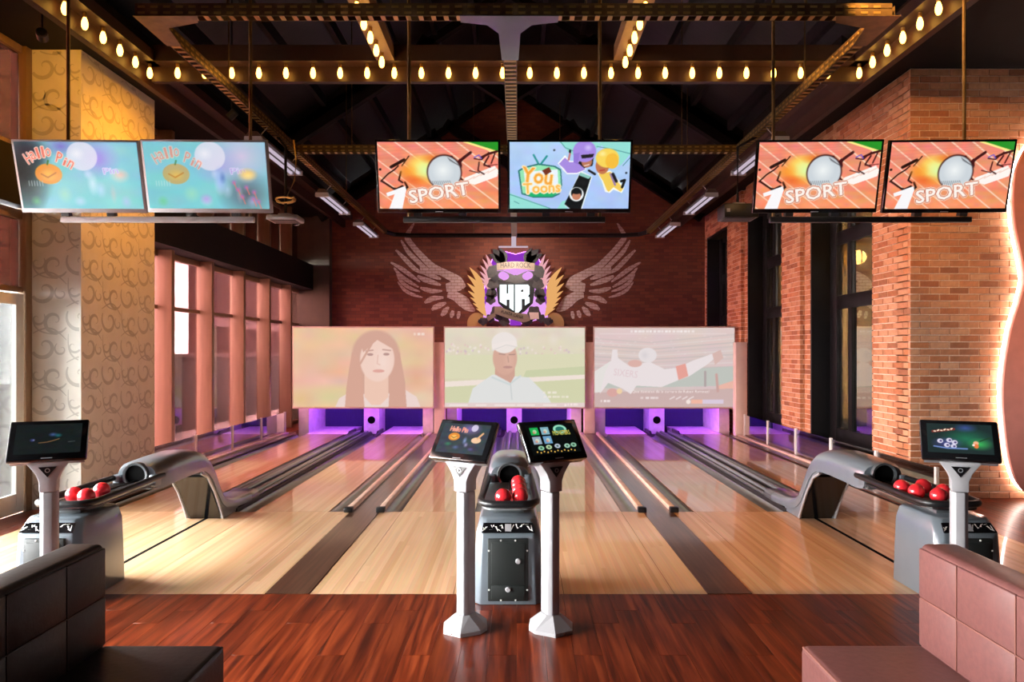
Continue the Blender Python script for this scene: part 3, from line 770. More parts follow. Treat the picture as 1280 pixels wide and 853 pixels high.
def paint_toons():
    c = Canvas(200, 113, (176,204,244)); c.grad((180,212,246), (172,198,246)); c.noise(.05)
    te = (150,224,214)
    c.poly([(41,0),(70,0),(78,2),(60,13),(50,10)], te); c.poly([(74,0),(100,0),(100,10),(92,20),(88,18)], te); c.poly([(0,43),(36,56.5),(0,56.5)], te); c.poly([(44,50),(52,48),(48,56.5),(40,56.5)], te)
    for p in [[(42,0),(46,5),(56,9)],[(72,4),(84,6),(100,10)],[(100,13),(94,20)],[(0,44),(34,56)],[(4,50),(8,52)]]: c.line(p, .5, (40,130,130))
    c.ell(37,7,.9,.9,(60,70,90)); c.ell(97,26,1,1,(60,70,90))
    c.line([(20,11),(25,20)],1.6,(40,150,150)); c.line([(31,12),(25,20)],1.6,(40,150,150))
    c.poly([(7,24),(12,21),(24,18),(38,20),(43,23),(44,36),(42,44),(36,47),(20,47),(10,44)], (40,120,120)); c.poly([(8.5,24.5),(13,22),(24,19.3),(37,21),(42,24),(43,36),(41,43),(36,45.5),(20,45.5),(11,43)], (150,230,180))
    c.poly([(12,25),(40,23),(41,41),(36,43),(14,42)], (236,244,252)); c.poly([(12,43),(41,42),(36,46),(18,46)], (30,180,110))
    c.text('You', 23, 28.5, 26, 13, (252,160,50), .12, outline=(250,232,190), ow=4); c.text('Toons', 27, 38.5, 31, 9, (255,190,80), -.05, outline=(250,236,200), ow=4)
    c.text('You', 23, 28.5, 26, 13, (250,170,60), .12); c.poly([(27,24),(33,21),(35,25),(30,28)], (120,50,30))
    c.poly([(46,53),(59,24),(69,29),(61,56.5),(50,56.5)], (236,246,250)); c.poly([(46,52.5),(59,25.5),(68,29),(60,56.5),(51,56.5)], (14,18,20)); c.poly([(59,25.5),(68,29),(66,31),(58,28)], (140,200,190))
    c.ell(56,44,6,6,(240,244,244)); c.ell(56,43,4.6,4.6,(20,24,26)); c.ell(56,45.5,3.6,3.4,(200,130,100)); c.ell(56,41.5,4.4,2.4,(20,24,26))
    # two helmeted skydivers
    c.poly([(40,18),(46,11),(50,16),(58,16),(64,23),(56,27),(48,27),(44,23)], (250,250,252)); c.poly([(41,18.5),(46,13),(50,17),(58,17),(63,23),(56,26),(48,26),(45,22)], (168,140,226)); c.line([(50,10),(49,15)],1.6,(200,120,120)); c.ell(50,8,1.1,1.6,(30,30,40))
    c.poly([(60,10),(70,11),(69,20),(62,22),(57,18)], (26,22,26)); c.ell(64,16.5,4.3,5,(190,120,90)); c.line([(61,15),(64,14.5)],.6,(30,20,20)); c.line([(62,20),(66,19)],.7,(250,230,220))
    c.ell(62,8,9.6,9,(168,138,228)); c.ell(65,5,4,3.4,(214,196,250),1,.9); c.poly([(53,10),(58,9),(57,19),(53,17)], (150,120,216)); c.poly([(59,11),(70,10),(69,13),(60,14)], (30,26,30))
    c.poly([(73,26),(84,24),(90,31),(96,38),(94,43),(87,40),(84,43),(80,42),(77,33)], (250,250,240)); c.poly([(74,27),(84,25),(89,32),(95,39),(93,42),(87,38),(83,42),(81,40),(78,33)], (244,206,90)); c.line([(84,27),(88,36)],1.6,(150,120,170)); c.line([(86,27),(89,33)],2.6,(26,24,28)); c.line([(66,24),(71,27)],2,(30,28,30)); c.line([(93,33),(96,32),(94,38)],2.2,(24,24,26))
    c.ell(77,20,5.6,7,(196,120,80)); c.line([(74,18),(77,17.5)],.6,(30,20,20)); c.line([(75,24),(79,23.5)],.8,(180,30,40))
    c.ell(81,13.5,9.6,8,(248,214,90)); c.ell(85,16,5.5,6.5,(246,190,60)); c.ell(77,10,4,3,(255,238,160),1,.9)
    return c.done()
def paint_hallo(fade):
    c = Canvas(200, 113, (126,196,206)); c.grad((132,200,210), (128,206,214)); c.noise(.06, 9)
    if fade == 0:
        c.ell(2,26,24,44,(8,18,18),1,.5); c.ell(6,24,24,36,(14,26,26),.95,.9); c.ell(10,8,22,14,(22,20,38),.9,.9); c.ell(66,14,20,18,(160,120,226),.9,.9); c.ell(38,4,14,9,(120,80,200),.7,.9)
    else:
        c.ell(80,12,30,26,(214,196,226),.95,.9); c.ell(82,44,26,22,(96,92,104),.9,.9); c.ell(60,20,22,18,(178,160,226),.8,.9)
    c.ell(54,12,12.5,12,(226,224,238),.85); c.ell(50,10,7,6,(240,238,246),.8,.9)
    a = .95 if fade == 0 else .55
    for k, ch in enumerate('Hallo Pin'):
        if ch == ' ': continue
        t = k/8.0; x = 10+34*t; y = 14-7.5*math.sin(math.pi*min(1, t*1.06))+5*t
        c.text(ch, x, y, 2.0 if ch in 'il' else 4.2, 9 if ch in 'HlP' else 6.8, (236,110,90), -.45+1.05*t, al=a, outline=(252,214,196), ow=3)
    c.ell(25,27,11,8.6,(240,150,40),a); c.ell(25,28,8,6,(250,196,80),a,.9); c.line([(19,27),(24,30),(31,26)],1.2,(180,90,20),a*.8); c.line([(25,19),(26,16)],1.5,(50,110,40),a)
    for (x, y, rx, ry, col, al) in [(60,35,5,11,(226,238,250),.7),(57,27,4,5,(214,226,248),.7),(66,40,5,8,(200,220,250),.6),(83,28,9,7,(250,220,200),.8),(84,27,7,4,(236,170,160),.5),(36,44,7,8,(170,226,190),.6),(48,50,6,5,(216,222,250),.6),(12,50,5,5,(110,210,130),.6),(86,50,5,6,(190,190,240),.6),(76,44,3,9,(208,200,196),.5)]:
        c.ell(x, y, rx, ry, col, al, .7)
    c.text('Pin', 76, 24, 12, 5, (176,150,220), -.1, al=.8, outline=(236,230,250), ow=2)
    for k in range(6): c.line([(8+k*2.2, 33),(8+k*2.2, 37)], .7, (200,226,226), .6)
    if fade:
        c.ell(84,27,9,6,(250,200,90),.9,.6); c.ell(84,28,6,4,(250,230,150),.8,.7); c.ell(61,32,6,13,(150,180,236),.9,.5); c.ell(63,30,3,6,(60,90,170),.5,.8)
        for (x, y) in [(72,34),(75,40),(78,46),(88,42),(87,48),(91,50),(82,38)]: c.ell(x, y, 2.8, 2.8, (190,110,190), .9, .5); c.line([(x,y),(x+2,y+6)], .9, (226,120,110), .8)
        c.ell(48,48,6,5,(190,160,226),.9,.5)
    return c.done()
def paint_woman():
    c = Canvas(220, 127, (232,176,140)); c.grad((238,186,150), (236,176,140), 0); c.noise(.16, 10)
    for (x, y, rx, ry, col, al) in [(18,12,26,14,(226,196,120),.6),(8,30,16,24,(240,160,128),.6),(30,26,16,14,(214,180,100),.5),(84,20,20,22,(214,206,130),.6),(88,36,10,14,(226,130,90),.6),(28,50,20,10,(196,214,120),.7),(90,50,16,10,(224,228,170),.7),(6,52,10,8,(222,190,90),.7),(70,8,10,10,(206,214,170),.6)]: c.ell(x, y, rx, ry, col, al, .95)
    h = (196,140,120)
    c.ell(59,20,17,18,h,1,.12); c.poly([(42,18),(76,18),(80,40),(80,57.7),(38,57.7),(39,40)], h); c.poly([(30,57.7),(33,51),(40,47),(52,48),(66,48),(80,45),(88,50),(91,57.7)], (238,222,220)); c.poly([(42,18),(48,24),(51,57.7),(37,57.7),(38,44),(40,30)], (200,140,118)); c.poly([(76,18),(70,26),(68,57.7),(81,57.7),(80,44),(78,30)], (196,138,118))
    c.poly([(51,30),(68,30),(68,50),(62,56),(56,56),(51,50)], (240,196,172))
    c.ell(60,23,12.2,16,(246,214,200),1,.08); c.ell(64,25,7,12,(254,234,226),.8,.9)
    c.line([(52,17),(57,16.4)],.9,(170,120,110)); c.line([(64,16),(69.5,16.6)],.9,(170,120,110)); c.ell(55,19.5,2.2,1,(150,108,104)); c.ell(66.5,19.3,2.2,1,(150,108,104)); c.line([(60.5,20),(60,26),(62,27)],.7,(224,176,160)); c.ell(61,31.4,4.2,1.2,(216,140,130)); c.line([(56,12),(48,26)],1.5,h); c.poly([(48,10),(60,4),(74,12),(72,16),(60,9),(50,18)], h)
    c.bars(90, 4.8, 8, 1.8, 3, (255,244,236))
    return c.wash((250,216,202), .42).done()
def paint_man():
    c = Canvas(220, 127, (200,216,170)); c.grad((220,220,190), (190,212,150)); c.noise(.05, 12)
    for k in range(26): c.ell(rng.random()*100, rng.random()*10, 4+rng.random()*6, 3+rng.random()*3, [(226,214,196),(236,236,226),(206,214,186),(212,196,184)][k % 4], .6, .9)
    for k in range(70): c.ell(rng.random()*100, 12+rng.random()*8, 1.1, 1.3, [(250,250,252),(216,170,176),(180,150,190),(246,240,240)][k % 4], .9, .5)
    c.poly([(0,20),(100,19),(100,36),(0,37)], (206,222,166)); c.poly([(58,31),(100,28),(100,34),(56,36)], (176,206,140)); c.poly([(0,39),(100,34),(100,37),(0,43)], (244,238,226)); c.poly([(0,43),(100,37),(100,57),(0,57)], (190,212,148))
    c.poly([(16,57.7),(20,44),(34,34),(48,35),(60,36),(72,48),(78,57.7)], (214,236,240)); c.line([(34,36),(46,41),(54,35)],1.3,(180,216,222)); c.line([(47,41),(48,52)],.7,(170,200,206))
    c.poly([(36,26),(50,28),(50,35),(47,40),(36,34)], (184,120,96)); c.ell(43,22,8.6,12.2,(196,132,106),1,.1); c.ell(46,24,5,9,(216,158,132),.7,.9); c.line([(39,19),(43,19.5)],.8,(120,76,64)); c.line([(46,19.6),(50,19.4)],.8,(120,76,64)); c.line([(45,21),(45.6,25)],.8,(160,104,84)); c.ell(45,28.6,3.4,.9,(150,84,76))
    c.ell(42.5,11,9,7.6,(238,242,240),1,.08); c.poly([(33.5,12),(51,9),(52,14),(46,13),(34,17)], (244,246,244)); c.line([(34,16.5),(44,12.6),(51,14)],.6,(206,214,214))
    c.bars(75, 47, 10, 1.5, 3, (250,255,246), .8); c.bars(80, 50, 19, 1.5, 6, (250,255,246), .8)
    c.poly([(0,54.4),(100,54.4),(100,57.7),(0,57.7)], (222,206,206)); 
    for x, w in [(10,12),(26,7),(43,14),(58,12),(75,9)]: c.line([(x-w/2,56),(x+w/2,56)], 1.0, (250,248,246), .9)
    c.ell(86,56,.9,.9,(255,246,244)); c.bars(91.5, 55.6, 8, 1.6, 4, (255,250,246))
    return c.wash((250,226,218), .46).done()
def paint_ball():
    c = Canvas(220, 127, (190,184,178)); c.grad((212,190,184), (190,170,168)); c.noise(.06, 12)
    for k in range(9): c.line([(0,8+k*2.6),(40,11+k*2.4),(100,5+k*2.9)], .9, [(176,168,164),(214,210,206),(160,158,156)][k % 3], .7)
    for k in range(40): c.ell(rng.random()*100, 6+rng.random()*16, 1.2, .5, (246,244,244), .5, .6)
    c.poly([(0,34),(100,28),(100,42),(0,44)], (150,176,164)); c.poly([(0,32),(12,24),(4,48),(0,48)], (222,232,226)); c.poly([(88,42),(100,38),(100,54),(84,52)], (232,150,120)); c.poly([(0,47),(100,44),(100,57.7),(0,57.7)], (176,140,136))
    w = (232,230,234)
    c.poly([(12,24),(13,16),(16.5,16),(17,22),(24,27),(40,25),(50,30),(60,29),(70,24),(84,19),(86,22),(80,27),(68,35),(60,38),(48,43),(30,42),(26,48),(20,44),(10,40),(4,48),(8,32)], w); c.poly([(58,28),(65,26),(67,35),(60,38)], (226,110,90)); c.ell(38,20,6.5,5.4,(224,226,230),1,.1); c.ell(36,20,3.5,3.6,(190,196,204),.8,.8); c.ell(29,26,5,2.6,(206,140,124)); c.ell(13,47,4,3,(200,120,110)); c.ell(18,46,2,2,(240,200,120))
    c.poly([(84,19),(90,16),(92,22),(86,27)], (196,150,138)); c.line([(79,32),(79,42)],1.6,(120,110,112)); c.line([(87,34),(88,46)],1.8,(170,110,100))
    c.text('SIXERS', 22.5, 33, 17, 5, (214,186,196), .12)
    c.bars(49, 2.8, 46, 1.6, 17, (255,255,255), .95); c.line([(4,4.6),(94,4.6)], .5, (240,236,234), .7)
    c.text('¿Que destacan de la carrera de Ruben Ramirez?', 54, 46.4, 56, 2.6, (255,252,250)); c.bars(40, 50.8, 14, 1.8, 4, (245,242,244), .8); [c.line([(54+4.5*k,51.6),(57+4.5*k,50)], 1.0, (245,242,244), .7) for k in range(4)]
    c.bars(8, 53, 7, 1.6, 3, (255,250,250)); c.ell(67,53.6,1.6,1.6,(252,240,230)); c.poly([(69,52),(77,52),(77,55),(69,55)], (244,150,110)); c.poly([(77,52),(92,52),(92,55),(77,55)], (200,190,226))
    return c.wash((250,230,228), .48).done()
def paint_tablet(kind):
    c = Canvas(110, 66, (14,22,22)); c.noise(.03)
    if kind == 'pumpkin':
        c.a[:] = np.array((46,58,70))/255; c.noise(.08)
        c.ell(60,10,26,14,(150,110,200),.8,.9); c.ell(68,8,7,7,(220,210,236),.9)
        c.text('Hallo Pin', 36, 12, 38, 10, (236,130,110), .05, outline=(250,210,190), ow=1)
        c.ell(30,27,12,8,(230,140,40)); c.ell(30,28,7,4.5,(250,190,90)); c.line([(24,27),(30,30),(36,26)],1.2,(120,60,20))
        c.ell(78,32,10,6,(244,200,160)); c.line([(80,28),(88,18)],4,(236,180,130)); c.ell(55,34,5,9,(150,170,230),.9,.5); c.ell(60,42,5,6,(200,190,240),.8,.5); c.ell(22,42,9,5,(40,150,90),.8,.6); c.ell(40,48,8,5,(110,120,200),.7,.6); c.ell(72,50,7,4,(110,90,190),.6,.6)
    elif kind == 'grid':
        c.a[:] = np.array((8,12,12))/255
        for (x, y, col) in [(8,6,(30,170,80)),(30,6,(130,176,190)),(8,24,(150,170,186)),(30,24,(110,160,200))]:
            c.poly([(x,y),(x+17,y),(x+17,y+15),(x,y+15)], col); c.ell(x+9,y+8,4,4,(220,230,200),.7); c.ell(x+7,y+10,2.5,2.5,(230,120,90),.6)
        c.ell(70,12,14,9,(150,220,190)); c.ell(70,12,9,5.5,(40,110,100)); c.text('MONSTERS', 71, 19, 36, 9, (246,200,90), outline=(60,120,60), ow=1)
        for (x, y, col) in [(20,47,(150,210,170)),(36,46,(190,220,170)),(54,45,(190,200,220)),(74,46,(170,214,190)),(88,45,(150,200,170))]: c.ell(x, y, 6, 4.4, col, .95); c.ell(x, y, 2.5, 2, (40,80,60), .8)
        for k in range(12): c.ell(10+k*7, 54+(k % 2)*2, 1.4, 1.4, (240,190,90))
    elif kind == 'dim':
        c.ell(56,22,8,5,(80,110,180),.8,.7); c.ell(64,24,7,5,(40,140,150),.7,.7); c.ell(26,32,5,4,(70,80,170),.8,.7); c.ell(28,32,2,2,(200,200,240),.8,.6); c.line([(36,38),(48,37),(58,34),(66,31)],1.5,(150,110,70),.8); c.line([(80,38),(90,37)],1,(120,130,130),.6)
    else:
        c.a[:] = np.array((20,40,40))/255; c.ell(60,30,44,24,(30,130,90),.8,.9); c.ell(80,40,22,14,(60,190,90),.9,.9); c.ell(30,40,26,14,(90,80,170),.8,.9); c.ell(60,8,20,10,(70,90,190),.7,.9)
        c.line([(10,17),(26,14),(42,11)], 5, (120,40,34)); [c.line([(12+5.2*k,16.2-k*.95),(13.6+5.2*k,16.6-k*.95-(k%2)*2)], 2.6, (255,232,206)) for k in range(6)]
        for (x, y) in [(34,34),(42,38),(30,44),(20,36),(40,46)]: c.ell(x, y, 4.5, 4.5, (226,220,240), .95); c.ell(x+1, y, 2, 2, (60,50,110), .9)
        c.ell(74,38,4,4,(240,180,140)); c.ell(74,44,3.6,4.5,(230,120,60)); c.ell(70,42,2,2,(250,230,220)); c.line([(80,34),(96,26)],2,(20,60,30)); c.line([(10,47),(30,50),(60,50)],2.5,(120,150,220),.9)
    return c.done()
M['tv_picture'] = picture_mat('tv_picture', 1.0, .15)
M['projection'] = picture_mat('projection', .92, .9, .1)
M['tablet_picture'] = picture_mat('tablet_picture', 1.0, .12)

# ================================================================== lanes
NTH = ['first', 'second', 'third', 'fourth', 'fifth', 'sixth']
appr = group_root('floor_approach', 'glossy pale wood approach between dark floor and lanes', (0, YA, -.09))
def panel(x0, x1, y0=YA, y1=YF):
    MB().box(x0+.002, x1-.002, y0, y1-.003, -.09, 0).build('approach_panel', M['approach_wood'], appr, world=True)
for i, xc in enumerate(PAIRS):
    l = xc-1.44 if i else XL; rgt = xc+1.44 if i < 2 else XR
    for a, b in [(l, xc-1.2), (xc-1.2, xc-.40), (xc-.40, xc-.018), (xc+.018, xc+.40), (xc+.40, xc+1.2), (xc+1.2, rgt)]: panel(a, b)
    MB().box(xc-.017, xc+.017, YA, YF, -.09, .002).build('return_slot', M['black_matte'], appr, world=True)
def lane_thing(n, xa, xb, xc):
    t = thing('bowling_lane', 'glossy pale wood bowling lane, %s from the left windows' % NTH[n], 'lane', ((xa+xb)/2, YF, -.09), group='bowling lanes')
    MB().box(xa, xb, YF, YP, -.09, 0).build('lane_surface', M['lane_wood'], t, world=True)
    for (g0, g1) in ((xa-.2, xa-.004), (xb+.004, xb+.2)):
        prof = []
        for k in range(9):
            a = math.pi*k/8; prof.append(((g0+g1)/2 - (g1-g0)/2*math.cos(a), -.012-.062*math.sin(a)))
        prof += [(g1, -.085), (g0, -.085)]
        MB().prism(prof, 'xz', YF+.004, YP-.004).build('gutter', M['gutter'], t, world=True, smooth=True)
    return t
n = 0
for xc in PAIRS:
    for xa, xb in ((xc-1.2, xc-.4), (xc+.4, xc+1.2)): lane_thing(n, xa, xb, xc); n += 1
def strip(xc, label, x0, x1, caps):
    t = thing('lane_divider', label, 'lane divider', ((x0+x1)/2, YA, -.09), group='strips between the pairs of lanes')
    MB().box(x0, x1, YA, YP+.24, -.09, .004).build('strip_board', M['strip_wood'], t, world=True)
    for c in caps:
        pr = [(c-.04, .002), (c-.04, .028), (c-.028, .045), (c+.028, .045), (c+.04, .028), (c+.04, .002)]
        q = MB().prism(pr, 'xz', YF+.02, YP-.02).build('capping_rail', M['capping'], t, world=True, bevel=.004)
        MB().box(c-.046, c+.046, YF-.06, YF+.03, .002, .055).build('end_cap', M['black'], t, world=True, bevel=.008)
strip(0, 'dark wood strip with pale rails left of the middle lanes', X0-1.6-.16, X0-1.6+.16, [X0-1.6-.175, X0-1.6+.175])
strip(0, 'dark wood strip with pale rails right of the middle lanes', X0+1.6-.16, X0+1.6+.16, [X0+1.6-.175, X0+1.6+.175])
for xs, s, lb in ((XL+.02, 1, 'pale capping rail beside the left glass railing'), (XR-.04, -1, 'pale capping rail beside the right glass railing')):
    t = thing('edge_rail', lb, 'capping rail', (xs, YF, 0))
    MB().box(xs-.04, xs+.04, YF, YP if s > 0 else 14.8, .002, .045).build('capping_rail', M['capping'], t, world=True, bevel=.01)
    MB().box(xs+(.05 if s > 0 else -.2), xs+(.2 if s > 0 else -.05), YF, YP if s > 0 else 14.8, .002, .02).build('edge_board', M['strip_wood'], t, world=True)

# ================================================================== ball returns
def ball_return(xc, where, tray_col):
    t = thing('ball_return', 'grey ball return with black tray and arched hood, ' + where, 'ball return', (xc, 5.3, 0), group='ball returns')
    def g(m, nm, mt, par=None, **kw):
        # coordinates: x from pair centre, world y, z
        o = m.mesh(nm, kw.get('smooth', False), kw.get('bevel', 0), (0, 5.3, 0)); o.materials.append(M[mt])
        return link(nm, o, par or t)
    # body, tapering upwards
    def ring(y0, y1, w, z): 
        c = .05
        return [(-w+c,y0,z),(w-c,y0,z),(w,y0+c,z),(w,y1-c,z),(w-c,y1,z),(-w+c,y1,z),(-w,y1-c,z),(-w,y0+c,z)]
    body = MB().loft([ring(4.97,5.59,.245,0), ring(4.975,5.59,.235,.30), ring(4.985,5.59,.226,.485), ring(5.05,5.58,.205,.565), ring(5.07,5.56,.195,.585)])
    b = g(body, 'body', 'grey_shell', bevel=.012)
    g(MB().box(-.14,.14,4.955,4.985,.03,.46), 'access_panel', 'door_black', b, bevel=.008)
    for (z0, z1, lx, lz) in ((.15,.435,.07,.31), (.045,.14,0,.115)):
        d = g(MB().box(-.115,.115,4.948,4.96,z0,z1), 'access_door', 'door_black', b, bevel=.004)
        g(MB().lathe([(0,-.014),(.014,-.014),(.02,0),(.02,.006)], (lx,4.948,lz), 14, 'y'), 'lock', 'silver', b, smooth=True)
    for (sx, sz) in ((-.05,.45),(.05,.45),(-.05,.04),(.05,.04),(-.132,.38),(.132,.38),(-.132,.11),(.132,.11)):
        g(MB().lathe([(0,-.004),(.006,-.003),(.007,.003)], (sx,4.953,sz), 8, 'y'), 'screw', 'white_paint', b)
    # sloped control strip with pale tribal print
    sl = [(-.185,4.98,.497),(.185,4.98,.497),(.172,5.036,.553),(-.172,5.036,.553)]
    nv = Vector((0,-.08,.065)).normalized()*.006
    g(MB().add([tuple(Vector(p)+nv*.2) for p in sl]+[tuple(Vector(p)-nv) for p in sl], [(0,1,2,3),(7,6,5,4),(0,4,5,1),(1,5,6,2),(2,6,7,3),(3,7,4,0)]), 'control_strip', 'black_gloss', b)
    orn = MB(); rs = random.Random(3)
    for k in range(22):
        s0 = -.165 + .33*k/21.0
        if abs(s0) < .03: continue
        a = rs.uniform(.1,.9); bq = rs.uniform(.1,.9); x1 = s0 + rs.uniform(-.03,.03); ww = rs.uniform(.004,.008)
        p0 = Vector((s0, 4.98+.056*a, .497+.056*a)); p1 = Vector((x1, 4.98+.056*bq, .497+.056*bq))
        dx = Vector((ww,0,0)); up = nv*.5
        orn.add([tuple(p0-dx+up), tuple(p0+dx+up), tuple(p1+dx*.3+up), tuple(p1-dx*.3+up)], [(0,1,2,3)])
    q = g(orn, 'control_print', 'white_paint', b); q['kind'] = 'stuff'
    pv = Vector((0,5.008,.525))+nv*.6
    g(MB().add([(-.022,5.002-.02,.519-.02+.008),(.022,5.002-.02,.519-.02+.008),(.022,5.03-.012,.547+.002),(-.022,5.03-.012,.547+.002)], [(0,1,2,3)]), 'reset_button', 'silver', b)
    # tray: pedestal, pan, rounded black rim
    g(MB().box(-.11,.11,5.2,5.5,.575,.64), 'tray_pedestal', 'grey_dark', bevel=.01)
    out = []; w, y0, y1 = .205, 5.13, 6.28
    for k in range(13):
        a = math.pi + math.pi*k/12; ca, sa = math.cos(a), math.sin(a)
        out.append((w*math.copysign(abs(ca)**.6, ca), y0+.17+.17*math.copysign(abs(sa)**.7, sa)))
    out += [(w*.86, y1), (-w*.86, y1)]
    pan = MB().prism([(x*.96, y) for x, y in out], 'xy', .618, .632)
    tr = g(pan, 'tray', tray_col)
    path = [(-w*.86, y1, .675)] + [(x, y, .662) for x, y in out[:-2]] + [(w*.86, y1, .675)]
    g(MB().tube(path, .026, 10), 'tray_rim', 'black', tr, smooth=True)
    g(MB().tube([(0,5.4,.645),(0,6.2,.645)], .008, 8), 'pan_rib', 'black', tr, smooth=True)
    # hood: an arch swept back, over and down to the lane
    def arch(y, z, th, a, bb, base, nn=14):
        # section in the plane with normal along path direction; th = path pitch angle
        ny, nz = -math.sin(th), math.cos(th); pts = []
        for k in range(nn+1):
            q = math.pi*k/nn; x = a*math.copysign(abs(math.cos(q))**.7, math.cos(q)); h = bb*math.sin(q)**.8 if math.sin(q) > 0 else 0
            pts.append((x, y+ny*h, z+nz*h))
        pts += [(-a, y-ny*base, z-nz*base), (a, y-ny*base, z-nz*base)]
        return pts
    st = [(6.18,.665,.06,.165,.115,.09),(6.24,.668,.05,.19,.135,.10),(6.55,.68,.0,.19,.135,.10),(6.85,.68,-.1,.19,.135,.10),(7.08,.645,-.35,.19,.13,.10),(7.26,.56,-.75,.19,.125,.10),
          (7.40,.42,-1.05,.19,.115,.10),(7.52,.27,-.95,.19,.10,.09),(7.68,.155,-.5,.19,.08,.06),(7.95,.10,-.15,.19,.06,.05),(8.35,.075,-.05,.19,.055,.045)]
    pth = [(6.18,.665),(6.24,.668),(6.5,.68),(6.8,.685),(6.98,.672),(7.12,.635),(7.23,.57),(7.32,.48),(7.39,.385),(7.46,.29),(7.54,.205),(7.65,.145),(7.82,.105),(8.05,.085),(8.35,.075)]
    aa = [.165]+[.19]*14; bbs = [.115,.135,.135,.135,.132,.13,.128,.124,.118,.11,.10,.085,.07,.06,.055]; bas = [.09,.10,.10,.10,.09,.07,.055,.045,.04,.04,.045,.05,.05,.045,.045]
    st = []
    for i_, (y_, z_) in enumerate(pth):
        p_, n_ = pth[max(0, i_-1)], pth[min(len(pth)-1, i_+1)]
        st.append((y_, z_, math.atan2(n_[1]-p_[1], n_[0]-p_[0]), aa[i_], bbs[i_], bas[i_]))
    hood = MB().loft([arch(*s) for s in st], caps=True)
    h = g(hood, 'hood', 'grey_shell', smooth=True)
    mouth = MB().lathe([(.105,-.025),(.112,-.005),(.108,.03),(.09,.03),(.086,-.02),(.105,-.025)], (0,6.165,.695), 24, 'y', False)
    g(mouth, 'mouth_ring', 'grey_dark', h, smooth=True)
    g(MB().lathe([(0,0),(.089,0),(.089,.004),(0,.004)], (0,6.166,.695), 24, 'y'), 'mouth_opening', 'black_matte', h)
    g(MB().box(-.15,.15,6.13,6.20,.575,.615), 'mouth_lip', 'grey_dark', h, bevel=.01)
    for sx in (-1, 1): g(MB().box(sx*.155-.03, sx*.155+.03, 6.13, 6.24, .60, .70), 'mouth_cheek', 'grey_shell', h, bevel=.012)
    # dark front panel of the lift leg, pale edged
    A, B = (7.17,.50), (7.545,.004)
    pnl = MB().prism([(A[0],A[1]),(A[0]+.02,A[1]+.02),(B[0]+.04,B[1]),(B[0],B[1])], 'yz', -.165, .165)
    lp = g(pnl, 'leg_panel', 'black_gloss', h)
    for sx in (-1, 1):
        e = [(sx*.185, 7.02,.56),(sx*.19, 7.16,.50),(sx*.188, 7.33,.32),(sx*.188, 7.46,.13),(sx*.188, 7.53,.012)]
        g(MB().tube(e, .012, 8), 'panel_edge', 'silver', h, smooth=True)
    side = MB()
    for sx in (-1, 1):
        side.prism([(7.02,.56),(7.2,.60),(7.42,.40),(7.6,.2),(7.95,.10),(7.95,.004),(7.54,.004),(7.46,.14),(7.33,.33),(7.16,.51)], 'yz', sx*.160, sx*.182)
    g(side, 'leg_cheek', 'grey_shell', h)
    # low return track along the lane
    tk = g(MB().box(-.192,.192,7.9,YP-.01,-.085,.03), 'track_board', 'gutter_dark')
    for sx in (-1, 1):
        for (r_, xx, mt) in ((.038, .085, 'grey_shell'), (.022, .165, 'grey_dark')):
            g(MB().tube([(sx*xx,8.2,.045),(sx*xx,15.25,.045)], r_, 10), 'track_rail', mt, tk, smooth=True)
    for yy in (8.5,): g(MB().prism([(-.19,.02),(-.18,.085),(-.12,.115),(.12,.115),(.18,.085),(.19,.02)], 'xz', 8.1, 8.62), 'track_cover', 'grey_dark', tk, bevel=.01)
    return t
for xc, w, tc in zip(PAIRS, ['behind the left sofa', 'between the two middle consoles', 'behind the right sofa'], ['black', 'glass_dark', 'black']): ball_return(xc, w, 'gutter' if tc != 'black' else 'black')
ball_me = MB().sphere((0,0,0), .06, 24, 14).mesh('red_ball', smooth=True); ball_me.materials.append(M['red_ball'])
def ball(i, dx, y, label, dz=0):
    o = link('bowling_ball', ball_me); o.location = (PAIRS[i]+dx, y, .6925+dz); tag(o, label, 'bowling ball', 'red balls')
ball(0, -.01, 5.32, 'red ball on the left tray, nearest the console post'); ball(0, .115, 5.26, 'red ball at the right front of the left tray'); ball(0, .09, 5.50, 'red ball at the back of the left tray')
ball(1, -.04, 5.25, 'red ball at the left of the middle tray'); ball(1, .085, 5.28, 'front red ball of the row in the middle tray')
ball(1, .082, 5.47, 'second red ball of the row in the middle tray'); ball(1, .078, 5.66, 'third red ball of the row in the middle tray'); ball(1, .073, 5.82, 'hindmost red ball of the row in the middle tray')
ball(2, -.135, 5.62, 'leftmost red ball on the right tray'); ball(2, -.12, 5.44, 'second red ball from the left on the right tray'); ball(2, -.04, 5.29, 'front red ball on the right tray, beside the console post'); ball(2, .055, 5.66, 'hindmost red ball on the right tray'); ball(2, .085, 5.44, 'red ball half hidden behind the right console post')

